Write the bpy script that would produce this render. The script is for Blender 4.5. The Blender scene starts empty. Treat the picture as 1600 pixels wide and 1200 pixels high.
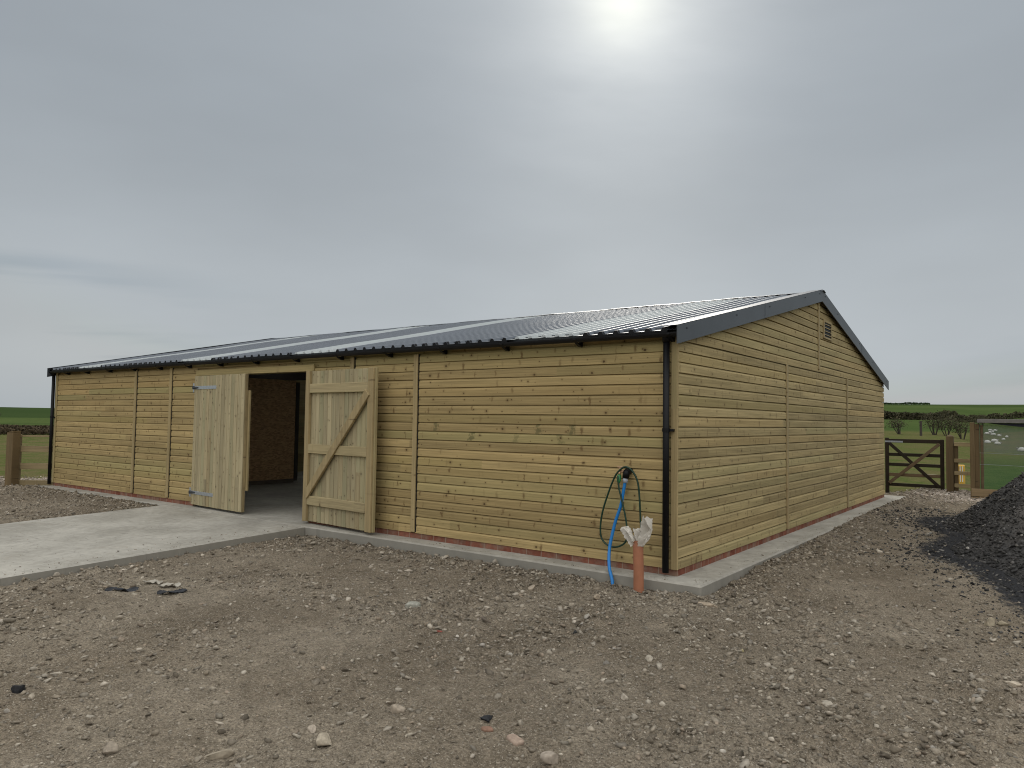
import bpy, math, random
import numpy as np
from mathutils import Matrix, Vector

SC = bpy.context.scene
COL = SC.collection
R = math.radians
rng = np.random.default_rng(11)
random.seed(5)

# ------------------------------------------------------------------ camera
CAM = np.array([3.4071, -7.6778, 1.6015])
YAW, PITCH, ROLL = -0.637916, 0.0487747, 0.0146173
fw = np.array([math.sin(YAW) * math.cos(PITCH), math.cos(YAW) * math.cos(PITCH), math.sin(PITCH)])
r0 = np.array([math.cos(YAW), -math.sin(YAW), 0.0]); u0 = np.cross(r0, fw)
rt = math.cos(ROLL) * r0 + math.sin(ROLL) * u0
up = -math.sin(ROLL) * r0 + math.cos(ROLL) * u0
cd = bpy.data.cameras.new("camera"); cam = bpy.data.objects.new("camera", cd); COL.objects.link(cam)
cam.matrix_world = Matrix([[rt[i], up[i], -fw[i], CAM[i]] for i in range(3)] + [[0, 0, 0, 1]])
cd.sensor_width = 36.0; cd.lens = 1162.315 / 1600 * 36.0
cd.clip_start = 0.05; cd.clip_end = 3000
SC.camera = cam

# ------------------------------------------------------------------ exposure, sun, sky
SC.view_settings.view_transform = 'Standard'; SC.view_settings.look = 'None'
SC.view_settings.exposure = 0.0; SC.view_settings.gamma = 1.0
SC.cycles.pixel_filter_type = 'BLACKMAN_HARRIS'; SC.cycles.filter_width = 1.05
SC.cycles.use_denoising = True
SUN_EL, SUN_AZ = R(30.1), R(-28.4)            # azimuth from +Y towards +X
sdir = np.array([math.sin(SUN_AZ) * math.cos(SUN_EL), math.cos(SUN_AZ) * math.cos(SUN_EL), math.sin(SUN_EL)])
sl = bpy.data.lights.new("sun", 'SUN'); sl.energy = 0.9; sl.angle = R(16); sl.color = (1.0, 0.95, 0.86)
so = bpy.data.objects.new("sun", sl); COL.objects.link(so)
so.rotation_euler = Vector(sdir).to_track_quat('Z', 'Y').to_euler()


class NT:
    """small helper that writes node graphs as expressions"""
    def __init__(s, tree):
        s.t = tree; s.N = tree.nodes; s.L = tree.links

    def n(s, typ, ins=None, **kw):
        nd = s.N.new(typ)
        for k, v in kw.items():
            setattr(nd, k, v)
        for k, v in (ins or {}).items():
            s.set(nd.inputs[k], v)
        return nd

    def set(s, sock, v):
        if isinstance(v, bpy.types.NodeSocket):
            s.L.new(v, sock)
        else:
            if hasattr(sock.default_value, '__len__') and not hasattr(v, '__len__'):
                v = (v,) * len(sock.default_value)
            elif hasattr(sock.default_value, '__len__') and len(sock.default_value) == 4 and len(v) == 3:
                v = tuple(v) + (1.0,)
            sock.default_value = v

    def m(s, op, a, b=0.0, c=0.0):
        return s.n('ShaderNodeMath', {0: a, 1: b, 2: c}, operation=op).outputs[0]

    def ss(s, x, lo, hi):
        nd = s.n('ShaderNodeMapRange', {'Value': x, 'From Min': lo, 'From Max': hi, 'To Min': 0.0, 'To Max': 1.0},
                 interpolation_type='SMOOTHSTEP')
        return nd.outputs[0]

    def lin(s, x, a, b, c, d):
        return s.n('ShaderNodeMapRange', {'Value': x, 'From Min': a, 'From Max': b, 'To Min': c, 'To Max': d}).outputs[0]

    def mix(s, f, a, b, mode='MIX'):
        nd = s.N.new('ShaderNodeMix'); nd.data_type = 'RGBA'; nd.blend_type = mode
        s.set(nd.inputs[0], f); s.set(nd.inputs[6], a); s.set(nd.inputs[7], b)
        return nd.outputs[2]

    def vec(s, x, y, z):
        return s.n('ShaderNodeCombineXYZ', {0: x, 1: y, 2: z}).outputs[0]

    def noise(s, v, scale, detail=3.0, rough=0.55, out=0):
        return s.n('ShaderNodeTexNoise', {'Vector': v, 'Scale': scale, 'Detail': detail, 'Roughness': rough}).outputs[out]

    def vor(s, v, scale, feature='F1', dims='3D', rand=1.0):
        return s.n('ShaderNodeTexVoronoi', {'Vector': v, 'Scale': scale, 'Randomness': rand}, feature=feature, voronoi_dimensions=dims)

    def wn(s, v):
        return s.n('ShaderNodeTexWhiteNoise', {'Vector': v}, noise_dimensions='3D')


W = bpy.data.worlds.new("World"); SC.world = W; W.use_nodes = True
g = NT(W.node_tree); W.node_tree.nodes.clear()
sky = g.n('ShaderNodeTexSky', sky_type='NISHITA', sun_disc=False)
sky.sun_elevation = SUN_EL; sky.sun_rotation = SUN_AZ
sky.air_density = 1.0; sky.dust_density = 6.0; sky.ozone_density = 1.0
d = g.n('ShaderNodeTexCoord').outputs['Generated']
sp = g.n('ShaderNodeSeparateXYZ', {0: d}); dx, dy, dz = sp.outputs
dot = g.n('ShaderNodeVectorMath', {0: d, 1: tuple(sdir)}, operation='DOT_PRODUCT').outputs['Value']
ang = g.m('MULTIPLY', g.m('ARCCOSINE', g.m('MINIMUM', dot, 0.99999)), 180 / math.pi)
# hazy veil of high cloud: paler at the horizon, darker grey higher up, brightened overhead and behind, out of view, to light wall and yard
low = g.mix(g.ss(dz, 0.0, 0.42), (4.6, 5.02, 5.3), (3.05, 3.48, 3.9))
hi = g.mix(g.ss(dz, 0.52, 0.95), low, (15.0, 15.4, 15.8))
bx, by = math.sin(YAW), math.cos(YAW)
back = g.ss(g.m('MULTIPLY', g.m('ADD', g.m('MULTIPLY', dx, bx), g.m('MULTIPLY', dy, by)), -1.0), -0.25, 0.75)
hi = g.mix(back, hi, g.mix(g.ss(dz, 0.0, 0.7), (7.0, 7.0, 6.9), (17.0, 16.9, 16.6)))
# thin bluish streaks low in the sky
cn = g.noise(g.vec(g.m('MULTIPLY', dx, 2.2), g.m('MULTIPLY', dy, 2.2), g.m('MULTIPLY', g.m('ADD', dz, g.m('MULTIPLY', dx, -0.10)), 26.0)), 1.0, 4.0, 0.5)
streak = g.m('MULTIPLY', g.ss(cn, 0.47, 0.68), g.m('MULTIPLY', g.ss(dz, 0.0, 0.05), g.m('SUBTRACT', 1.0, g.ss(dz, 0.13, 0.24))))
streak = g.m('MULTIPLY', streak, g.ss(ang, 30.0, 50.0))
hi = g.mix(g.m('MULTIPLY', streak, 0.75), hi, (2.15, 2.85, 3.45))
soft = g.noise(g.vec(g.m('MULTIPLY', dx, 1.6), g.m('MULTIPLY', dy, 1.6), g.m('MULTIPLY', dz, 5.0)), 1.3, 4.0, 0.5)
hi = g.mix(1.0, hi, g.lin(soft, 0.3, 0.7, 0.93, 1.07), 'MULTIPLY')
nsky = g.n('ShaderNodeVectorMath', {0: sky.outputs[0], 1: (6.0, 6.0, 6.0)}, operation='MINIMUM').outputs[0]
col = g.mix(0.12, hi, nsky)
# glow of the sun through the veil
veil = g.noise(g.vec(g.m('MULTIPLY', dx, 5.0), g.m('MULTIPLY', dy, 5.0), g.m('MULTIPLY', g.m('ADD', dz, g.m('MULTIPLY', dx, 0.12)), 16.0)), 1.0, 4.0, 0.5)
def gl(w, a, c):
    e = g.m('MULTIPLY', g.m('POWER', 2.71828, g.m('MULTIPLY', g.m('POWER', g.m('DIVIDE', ang, w), 2.0), -1.0)), a)
    e = g.m('MULTIPLY', e, g.lin(veil, 0.25, 0.75, 0.78, 1.22))
    return g.mix(1.0, c, e, 'MULTIPLY')
for w_, a_, c_ in ((2.5, 2.0, (1, .96, .62)), (4.8, 2.3, (1, .985, .88)), (9.0, 1.55, (1, .985, .94)), (17.0, 0.9, (1, .985, .95))):
    col = g.mix(1.0, col, gl(w_, a_, c_), 'ADD')
# a faint warm pillar under the sun
azd = g.m('ABSOLUTE', g.m('SUBTRACT', g.m('ARCTAN2', dx, dy), SUN_AZ))
pil = g.m('MULTIPLY', g.m('SUBTRACT', 1.0, g.ss(azd, 0.0, 0.26)), g.m('SUBTRACT', 1.0, g.ss(dz, 0.30, 0.6)))
col = g.mix(1.0, col, g.mix(1.0, (1.0, 0.99, 0.90), g.m('MULTIPLY', pil, 0.50), 'MULTIPLY'), 'ADD')
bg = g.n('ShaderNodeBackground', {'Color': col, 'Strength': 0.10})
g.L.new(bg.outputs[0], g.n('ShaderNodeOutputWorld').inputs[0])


# ------------------------------------------------------------------ materials
def material(name):
    m = bpy.data.materials.new(name); m.use_nodes = True
    m.node_tree.nodes.clear(); return m, NT(m.node_tree)


def finish(g, col, rough=0.8, bump=None, bstr=0.3, bdist=0.01, **kw):
    ins = {'Base Color': col, 'Roughness': rough}; ins.update(kw)
    p = g.n('ShaderNodeBsdfPrincipled', ins)
    if bump is not None:
        b = g.n('ShaderNodeBump', {'Height': bump, 'Strength': bstr, 'Distance': bdist})
        g.L.new(b.outputs[0], p.inputs['Normal'])
    g.L.new(p.outputs[0], g.n('ShaderNodeOutputMaterial').inputs[0])
    return p


def plain(name, col, rough=0.6, metal=0.0, var=0.15, nscale=9.0, bstr=0.1, **kw):
    m, g = material(name)
    o = g.n('ShaderNodeTexCoord').outputs['Object']
    n = g.noise(o, nscale, 5.0)
    c = g.mix(1.0, col, g.lin(n, 0.25, 0.75, 1 - var, 1 + var), 'MULTIPLY')
    finish(g, c, rough, g.noise(o, nscale * 8, 3.0), bstr, 0.004, Metallic=metal, **kw)
    return m


def wood(name, ua, va, pitch, base, dark, green=0.25, knot=0.85, vary=0.13, joint=7.9, marks=0.5, zoff=0.0):
    """sawn softwood boards; u runs along the board, v across it, boards pitch apart"""
    m, g = material(name)
    o = g.n('ShaderNodeTexCoord').outputs['Object']
    ax = g.n('ShaderNodeSeparateXYZ', {0: o}).outputs
    u = ax[ua]; v = ax[va]
    oi = g.n('ShaderNodeObjectInfo').outputs['Random']
    vp = g.m('DIVIDE', g.m('ADD', v, zoff), pitch)
    idx = g.m('FLOOR', vp); fr = g.m('SUBTRACT', vp, idx)
    r1 = g.wn(g.vec(idx, oi, 3.7)).outputs['Value']
    seg = g.m('FLOOR', g.m('ADD', g.m('DIVIDE', u, joint), g.m('MULTIPLY', r1, 5.0)))
    rn = g.wn(g.vec(idx, seg, oi)); ra = rn.outputs['Value']
    rc = g.n('ShaderNodeSeparateColor', {0: rn.outputs['Color']}).outputs
    off = g.m('MULTIPLY', ra, 91.0)
    # long grain, warped a little
    wob = g.m('MULTIPLY', g.m('SUBTRACT', g.noise(g.vec(g.m('MULTIPLY', u, 2.0), g.m('MULTIPLY', v, 6.0), off), 1.0, 2.0), 0.5), 0.02)
    gr = g.noise(g.vec(g.m('MULTIPLY', u, 1.3), g.m('MULTIPLY', g.m('ADD', v, wob), 95.0), off), 1.0, 4.0, 0.6)
    br = g.noise(g.vec(g.m('MULTIPLY', u, 0.9), g.m('MULTIPLY', v, 14.0), off), 1.0, 3.0)
    c = g.mix(g.ss(gr, 0.35, 0.72), base, tuple(b * 0.70 for b in base))
    c = g.mix(1.0, c, g.lin(br, 0.3, 0.7, 0.86, 1.12), 'MULTIPLY')
    c = g.mix(1.0, c, g.lin(ra, 0, 1, 1 - vary, 1 + vary), 'MULTIPLY')
    gm = g.m('MULTIPLY', g.ss(rc[1], 0.62, 0.98), green)
    c = g.mix(gm, c, (base[0] * 0.78, base[1] * 0.98, base[2] * 0.92))
    wm = g.m('MULTIPLY', g.ss(rc[2], 0.70, 1.0), 0.22)
    c = g.mix(wm, c, (base[0] * 1.0, base[1] * 0.82, base[2] * 0.62))
    # cross marks where branches ran through the board
    def cells(length, salt):
        q = g.m('DIVIDE', g.m('ADD', u, g.m('MULTIPLY', ra, 3.0)), length)
        ci = g.m('FLOOR', q)
        rr = g.wn(g.vec(g.m('ADD', ci, salt), g.m('ADD', idx, g.m('MULTIPLY', oi, 50.0)), salt))
        cc = g.n('ShaderNodeSeparateColor', {0: rr.outputs['Color']}).outputs
        fu = g.m('SUBTRACT', g.m('SUBTRACT', q, ci), g.lin(cc[0], 0, 1, 0.2, 0.8))
        return g.m('MULTIPLY', fu, length), cc, rr.outputs['Value']
    fine = g.noise(g.vec(g.m('MULTIPLY', u, 22.0), g.m('MULTIPLY', v, 22.0), off), 1.0, 3.0)
    for length, salt, prob in ((0.33, 3.3, 0.45), (0.75, 8.1, 0.55)):
        du, cc, rv = cells(length, salt)
        du = g.m('ABSOLUTE', g.m('ADD', du, g.m('MULTIPLY', g.m('SUBTRACT', fine, 0.5), 0.06)))
        wd = g.lin(cc[1], 0, 1, 0.005, 0.020)
        span = g.ss(g.m('ABSOLUTE', g.m('SUBTRACT', fr, g.lin(rv, 0, 1, 0.15, 0.7))), g.lin(cc[0], 0, 1, 0.75, 0.35), 0.1)
        mm = g.m('MULTIPLY', g.m('MULTIPLY', g.m('SUBTRACT', 1.0, g.ss(g.m('DIVIDE', du, wd), 0.1, 1.7)), g.ss(cc[2], 1 - prob, 1 - prob + 0.5)), span)
        c = g.mix(g.m('MULTIPLY', mm, marks), c, dark)
    if name == 'shiplap_pine_front' and True:      # green treatment stains on two rows of boards by the corner
        du, cc, rv = cells(0.62, 12.2)
        gd = g.m('ADD', g.m('ABSOLUTE', du), g.m('MULTIPLY', g.m('SUBTRACT', fine, 0.5), 0.26))
        rows_ = g.m('MULTIPLY', g.m('COMPARE', idx, 11.5, 0.9), g.ss(u, -4.0, -3.9))
        gmk = g.m('MULTIPLY', g.m('MULTIPLY', g.m('SUBTRACT', 1.0, g.ss(gd, 0.005, 0.06)), rows_), g.ss(cc[2], 0.3, 0.7))
        c = g.mix(g.m('MULTIPLY', gmk, 0.65), c, (0.085, 0.085, 0.035))
    # knots
    kk = 0.0
    for length, salt, r0_, r1_, prob in ((0.27, 5.7, 0.003, 0.012, 0.6), (0.62, 1.9, 0.008, 0.021, 0.6)):
        du, cc, rv = cells(length, salt)
        dv = g.m('MULTIPLY', g.m('SUBTRACT', fr, g.lin(cc[1], 0, 1, 0.15, 0.72)), pitch if pitch < 0.3 else 0.14)
        dist = g.m('ADD', g.m('SQRT', g.m('ADD', g.m('MULTIPLY', du, du), g.m('MULTIPLY', g.m('MULTIPLY', dv, dv), 1.3))), g.m('MULTIPLY', g.m('SUBTRACT', fine, 0.5), 0.008))
        q = g.m('DIVIDE', dist, g.lin(rv, 0, 1, r0_, r1_))
        on = g.ss(cc[2], 1 - prob, 1 - prob + 0.05)
        core = g.m('MULTIPLY', g.m('SUBTRACT', 1.0, g.ss(q, 0.55, 1.05)), on)
        halo = g.m('MULTIPLY', g.m('SUBTRACT', 1.0, g.ss(q, 0.8, 3.0)), on)
        c = g.mix(g.m('MULTIPLY', halo, 0.38 * knot), c, dark)
        c = g.mix(g.m('MULTIPLY', core, knot), c, tuple(x * 0.5 for x in dark))
        kk = g.m('ADD', kk, core)
    finish(g, c, 0.75, g.m('ADD', gr, g.m('MULTIPLY', kk, 0.4)), 0.18, 0.002, **{'Specular IOR Level': 0.2})
    return m


PINE = (0.425, 0.316, 0.146); PINED = (0.13, 0.075, 0.030)
M = {}
M['clad_front'] = wood('shiplap_pine_front', 0, 2, 0.12, PINE, PINED, green=0.45, marks=0.8, vary=0.19)
M['clad_side'] = wood('shiplap_pine_gable', 1, 2, 0.12, (0.405, 0.318, 0.158), (0.13, 0.08, 0.036), green=0.3, knot=0.6, vary=0.18, marks=0.75)
M['trim'] = wood('planed_pine_vertical', 2, 0, 0.35, (0.41, 0.315, 0.16), PINED, knot=0.6, marks=0.2, joint=50)
M['trim_side'] = wood('planed_pine_gable_trim', 2, 1, 0.35, (0.39, 0.31, 0.17), PINED, knot=0.4, marks=0.2, joint=50)
M['trim_h'] = wood('planed_pine_horizontal', 0, 2, 0.35, (0.45, 0.34, 0.16), PINED, knot=0.6, marks=0.3, joint=50)
M['door'] = wood('door_boards', 2, 0, 0.108125, (0.42, 0.355, 0.215), (0.14, 0.10, 0.055), green=0.3, knot=0.7, vary=0.17, joint=9, marks=0.25)
M['ledge'] = wood('door_ledge', 0, 2, 0.4, (0.42, 0.34, 0.19), (0.17, 0.115, 0.06), knot=0.7, vary=0.1, marks=0.2, joint=50)
M['brace'] = wood('door_brace', 2, 0, 3.0, (0.37, 0.285, 0.15), (0.17, 0.115, 0.06), knot=0.7, vary=0.1, marks=0.2, joint=50)
M['fence'] = wood('weathered_fence_timber', 2, 0, 0.5, (0.155, 0.110, 0.056), (0.09, 0.06, 0.035), knot=0.8, vary=0.2, marks=0.4, joint=50)
M['rail'] = wood('fence_rail_timber', 0, 2, 0.5, (0.34, 0.265, 0.145), (0.09, 0.06, 0.035), knot=0.6, vary=0.2, marks=0.3, joint=50)
M['board'] = wood('retaining_board_timber', 0, 2, 0.19, (0.27, 0.195, 0.11), (0.09, 0.06, 0.035), knot=0.6, vary=0.15, marks=0.3, joint=50)
M['gate'] = wood('dark_stained_timber', 0, 2, 0.5, (0.030, 0.022, 0.013), (0.012, 0.009, 0.006), knot=0.4, vary=0.2, marks=0.2, joint=50)
M['gate2'] = wood('brown_gate_timber', 0, 2, 0.5, (0.15, 0.105, 0.06), (0.06, 0.04, 0.025), knot=0.4, vary=0.2, marks=0.2, joint=50)
M['black'] = plain('black_plastic', (0.004, 0.004, 0.005), 0.5, var=0.1, **{'Specular IOR Level': 0.25})
M['gutter'] = plain('black_gutter_plastic', (0.006, 0.006, 0.007), 0.55, var=0.1, **{'Specular IOR Level': 0.3})
M['slate_metal'] = plain('slate_grey_flashing', (0.055, 0.064, 0.075), 0.42, metal=0.0, var=0.12, nscale=2.0, bstr=0.03)
M['roof'] = plain('dark_grey_roof_sheet', (0.115, 0.130, 0.150), 0.28, var=0.10, nscale=0.8, bstr=0.0)
def grp_sheet():
    m, g = material('translucent_roof_sheet'); o = g.n('ShaderNodeTexCoord').outputs['Object']
    n = g.noise(o, 2.0, 4.0)
    p = g.n('ShaderNodeBsdfPrincipled', {'Base Color': g.mix(n, (0.56, 0.60, 0.60), (0.66, 0.70, 0.69)), 'Roughness': 0.22})
    t = g.n('ShaderNodeBsdfTranslucent', {'Color': (0.75, 0.78, 0.78)})
    mx = g.n('ShaderNodeMixShader', {0: 0.35, 1: p.outputs[0], 2: t.outputs[0]})
    g.L.new(mx.outputs[0], g.n('ShaderNodeOutputMaterial').inputs[0]); return m
M['skylight'] = grp_sheet()
M['galv'] = plain('galvanised_steel', (0.50, 0.53, 0.56), 0.42, metal=0.75, var=0.2, nscale=30)
M['galv_grey'] = plain('dull_galvanised', (0.30, 0.32, 0.34), 0.6, metal=0.3, var=0.2, nscale=20)
M['hinge_dark'] = plain('hinge_eye_dark_steel', (0.06, 0.065, 0.075), 0.5, metal=0.6)  # dark steel for hinge eyes, cranks and screws
M['clay'] = plain('terracotta_plastic_pipe', (0.36, 0.145, 0.075), 0.55, var=0.14, nscale=12)
M['paper'] = plain('crumpled_offwhite_sheet', (0.58, 0.54, 0.47), 0.7, var=0.12, nscale=14, bstr=0.5)
M['bluepipe'] = plain('blue_water_pipe', (0.012, 0.19, 0.52), 0.4, var=0.08)
M['greenhose'] = plain('green_garden_hose', (0.006, 0.035, 0.018), 0.4, var=0.1)
M['green'] = plain('green_connector', (0.02, 0.16, 0.045), 0.4)
M['brass'] = plain('brass', (0.55, 0.36, 0.22), 0.4, metal=0.6)
M['greyplastic'] = plain('pale_grey_plastic', (0.42, 0.46, 0.52), 0.5)
M['interior'] = plain('interior_gloom_boards', (0.05, 0.042, 0.032), 0.9)  # dark colour puts the gloom inside the barn into the boards
M['white'] = plain('white_paint', (0.7, 0.7, 0.68), 0.6)
M['wool'] = plain('sheep_wool', (0.75, 0.74, 0.68), 0.95, nscale=30, bstr=0.5)
M['woolface'] = plain('sheep_face', (0.30, 0.28, 0.25), 0.9)
M['twig'] = plain('bare_twig_bark', (0.055, 0.045, 0.035), 0.9)
M['yellow'] = plain('yellow_plastic', (0.62, 0.36, 0.04), 0.5)
M['shed_roof'] = plain('weathered_grey_timber_roof', (0.17, 0.16, 0.145), 0.8, var=0.2)
M['navy'] = plain('dark_sheet_underside', (0.010, 0.012, 0.020), 0.8)
M['blackbag'] = plain('black_plastic_scrap', (0.008, 0.009, 0.012), 0.5, bstr=0.5)
M['palestone'] = plain('pale_flat_stone', (0.5, 0.46, 0.36), 0.9)
M['dirty_paper'] = plain('muddy_white_sheet', (0.40, 0.365, 0.30), 0.8, var=0.2)
M['stick'] = plain('dead_wood', (0.12, 0.095, 0.07), 0.9, bstr=0.5)


def osb():
    m, g = material('osb_panel'); o = g.n('ShaderNodeTexCoord').outputs['Object']
    a = g.n('ShaderNodeSeparateXYZ', {0: o}).outputs
    v = g.vor(g.vec(a[0], g.m('MULTIPLY', a[1], 9.0), g.m('MULTIPLY', a[2], 22.0)), 1.6)
    c = g.n('ShaderNodeSeparateColor', {0: v.outputs['Color']}).outputs
    col = g.mix(c[0], (0.31, 0.175, 0.08), (0.54, 0.34, 0.17))
    finish(g, col, 0.8, c[1], 0.3, 0.002); return m
M['osb'] = osb()


def brick():
    m, g = material('red_brick'); o = g.n('ShaderNodeTexCoord').outputs['Object']
    a = g.n('ShaderNodeSeparateXYZ', {0: o}).outputs
    u = g.m('DIVIDE', g.m('ADD', a[0], a[1]), 0.225)
    i = g.m('FLOOR', u); f = g.m('SUBTRACT', u, i)
    r = g.wn(g.vec(i, 2.0, 1.0)).outputs['Value']
    col = g.mix(r, (0.19, 0.066, 0.043), (0.26, 0.105, 0.07))
    col = g.mix(1.0, col, g.lin(g.noise(o, 14.0, 5.0), 0.3, 0.7, 0.75, 1.2), 'MULTIPLY')
    mort = g.m('MULTIPLY', g.m('SUBTRACT', 1.0, g.ss(f, 0.035, 0.055)), 0.75)
    col = g.mix(mort, col, (0.34, 0.28, 0.22))
    col = g.mix(g.m('MULTIPLY', g.ss(g.noise(o, 3.0, 5.0, 0.7), 0.42, 0.68), 0.7), col, (0.25, 0.20, 0.15))
    finish(g, col, 0.95, g.noise(o, 60.0, 3.0), 0.4, 0.004, **{'Specular IOR Level': 0.1}); return m
M['brick'] = brick()


def concrete(name, tamp):
    m, g = material(name); o = g.n('ShaderNodeTexCoord').outputs['Object']
    a = g.n('ShaderNodeSeparateXYZ', {0: o}).outputs
    n1 = g.noise(o, 1.1, 5.0, 0.6); n2 = g.noise(o, 9.0, 5.0, 0.65); n3 = g.noise(o, 70.0, 3.0)
    col = g.mix(g.ss(n1, 0.3, 0.7), (0.305, 0.285, 0.240), (0.420, 0.394, 0.338))
    col = g.mix(1.0, col, g.lin(n2, 0.3, 0.7, 0.84, 1.12), 'MULTIPLY')
    sc = g.noise(g.vec(g.m('MULTIPLY', a[0], 5.0), g.m('MULTIPLY', a[1], 40.0), a[2]), 1.0, 4.0, 0.65)
    col = g.mix(g.m('MULTIPLY', g.ss(sc, 0.57, 0.72), 0.7), col, (0.17, 0.16, 0.14))
    dirt = g.ss(g.noise(o, 2.6, 6.0, 0.7), 0.56, 0.74)
    col = g.mix(g.m('MULTIPLY', dirt, 0.35), col, (0.23, 0.195, 0.15))
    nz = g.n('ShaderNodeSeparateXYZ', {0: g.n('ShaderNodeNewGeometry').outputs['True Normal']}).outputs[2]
    steep_mask = g.m('SUBTRACT', 1.0, g.ss(nz, 0.3, 0.8))  # steep faces of the concrete take a darker colour
    col = g.mix(g.m('MULTIPLY', steep_mask, 0.7), col, (0.25, 0.235, 0.20))
    tm = g.noise(g.vec(g.m('MULTIPLY', a[0], 2.0), g.m('MULTIPLY', a[1], 26.0), a[2]), 1.0, 3.0)
    finish(g, col, 0.88, g.m('ADD', g.m('MULTIPLY', tm, tamp), g.m('MULTIPLY', n3, 0.3)), 0.55, 0.012, **{'Specular IOR Level': 0.15}); return m
M['concrete'] = concrete('cast_concrete', 0.3)
M['ramp'] = concrete('tamped_concrete', 1.0)


def stone_mat(name, base, dark=None):
    m, g = material(name); o = g.n('ShaderNodeTexCoord').outputs['Object']
    t = g.n('ShaderNodeVertexColor', layer_name='tint').outputs[0]
    n = g.noise(o, 38.0, 4.0, 0.6)
    col = g.mix(1.0, t, g.lin(n, 0.3, 0.7, 0.75, 1.22), 'MULTIPLY')
    finish(g, col, 0.92, g.noise(o, 130.0, 3.0), 0.5, 0.004, **{'Specular IOR Level': 0.12}); return m
M['stones'] = stone_mat('rubble_stone', None)
M['planings'] = stone_mat('asphalt_planings', None)


def soil():
    m, g = material('stony_subsoil'); o = g.n('ShaderNodeTexCoord').outputs['Object']
    z = g.n('ShaderNodeSeparateColor', {0: g.n('ShaderNodeVertexColor', layer_name='zone').outputs[0]}).outputs
    n1 = g.noise(o, 0.7, 5.0, 0.6); n2 = g.noise(o, 6.0, 6.0, 0.7); n3 = g.noise(o, 45.0, 5.0, 0.7)
    col = g.mix(g.ss(n1, 0.35, 0.65), (0.222, 0.182, 0.132), (0.305, 0.257, 0.192))
    col = g.mix(1.0, col, g.lin(n2, 0.28, 0.72, 0.70, 1.25), 'MULTIPLY')
    col = g.mix(1.0, col, g.lin(n3, 0.25, 0.75, 0.4, 1.55), 'MULTIPLY')  # fine tone, darker in the bump hollows, puts relief shading into the colour
    # crumbs: small pale and dark bits
    for sc, lo, amt in ((30.0, 0.30, 0.7), (52.0, 0.36, 0.8), (95.0, 0.40, 0.85)):
        v = g.vor(o, sc); c = g.n('ShaderNodeSeparateColor', {0: v.outputs['Color']}).outputs
        msk = g.m('MULTIPLY', g.m('SUBTRACT', 1.0, g.ss(v.outputs['Distance'], lo * 0.6, lo)), g.ss(c[0], 0.45, 0.6))
        pc = g.mix(c[1], (0.12, 0.092, 0.066), (0.50, 0.44, 0.35))
        col = g.mix(g.m('MULTIPLY', msk, amt), col, pc)
    nd = g.noise(o, 9.0, 6.0, 0.75)
    dk = g.ss(g.m('ADD', z[0], g.m('MULTIPLY', g.m('SUBTRACT', nd, 0.5), 1.5)), 0.35, 0.80)
    col = g.mix(dk, col, g.mix(1.0, (0.050, 0.050, 0.052), g.lin(n3, 0.25, 0.75, 0.5, 1.6), 'MULTIPLY'))
    pg = g.ss(g.m('ADD', z[1], g.m('MULTIPLY', g.m('SUBTRACT', nd, 0.5), 0.6)), 0.35, 0.8)
    col = g.mix(pg, col, g.mix(1.0, (0.50, 0.42, 0.34), g.lin(n3, 0.25, 0.75, 0.5, 1.4), 'MULTIPLY'))
    v1 = g.vor(o, 52.0).outputs['Distance']; v2 = g.vor(o, 120.0).outputs['Distance']
    h = g.m('ADD', g.m('MULTIPLY', n3, 0.6), g.m('SUBTRACT', 0.6, g.m('ADD', v1, g.m('MULTIPLY', v2, 0.5))))
    finish(g, col, 1.0, h, 1.0, 0.02, **{'Specular IOR Level': 0.0}); return m
M['soil'] = soil()


def grassland():
    m, g = material('pasture_and_crop'); o = g.n('ShaderNodeTexCoord').outputs['Object']
    z = g.n('ShaderNodeSeparateColor', {0: g.n('ShaderNodeVertexColor', layer_name='zone').outputs[0]}).outputs
    n1 = g.noise(o, 0.05, 6.0, 0.6); n2 = g.noise(o, 0.8, 6.0, 0.7); n3 = g.noise(o, 12.0, 4.0, 0.7)
    past = g.mix(g.ss(n1, 0.35, 0.65), (0.105, 0.105, 0.040), (0.135, 0.115, 0.055))
    past = g.mix(g.ss(n2, 0.42, 0.62), past, (0.085, 0.105, 0.032))
    past = g.mix(1.0, past, g.lin(n3, 0.25, 0.75, 0.55, 1.4), 'MULTIPLY')
    crop = g.mix(g.ss(g.noise(o, 0.012, 4.0, 0.6), 0.4, 0.6), (0.056, 0.084, 0.027), (0.074, 0.102, 0.034))
    crop = g.mix(1.0, crop, g.lin(n2, 0.25, 0.75, 0.85, 1.15), 'MULTIPLY')
    crop = g.mix(z[1], crop, (0.034, 0.056, 0.021))
    col = g.mix(z[0], past, crop)
    rough = g.mix(z[2], col, g.mix(g.ss(n2, 0.35, 0.65), (0.034, 0.068, 0.017), (0.056, 0.088, 0.026)))
    finish(g, rough, 1.0, g.m('ADD', n2, n3), 0.6, 0.05, **{'Specular IOR Level': 0.0}); return m
M['grassland'] = grassland()


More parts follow.
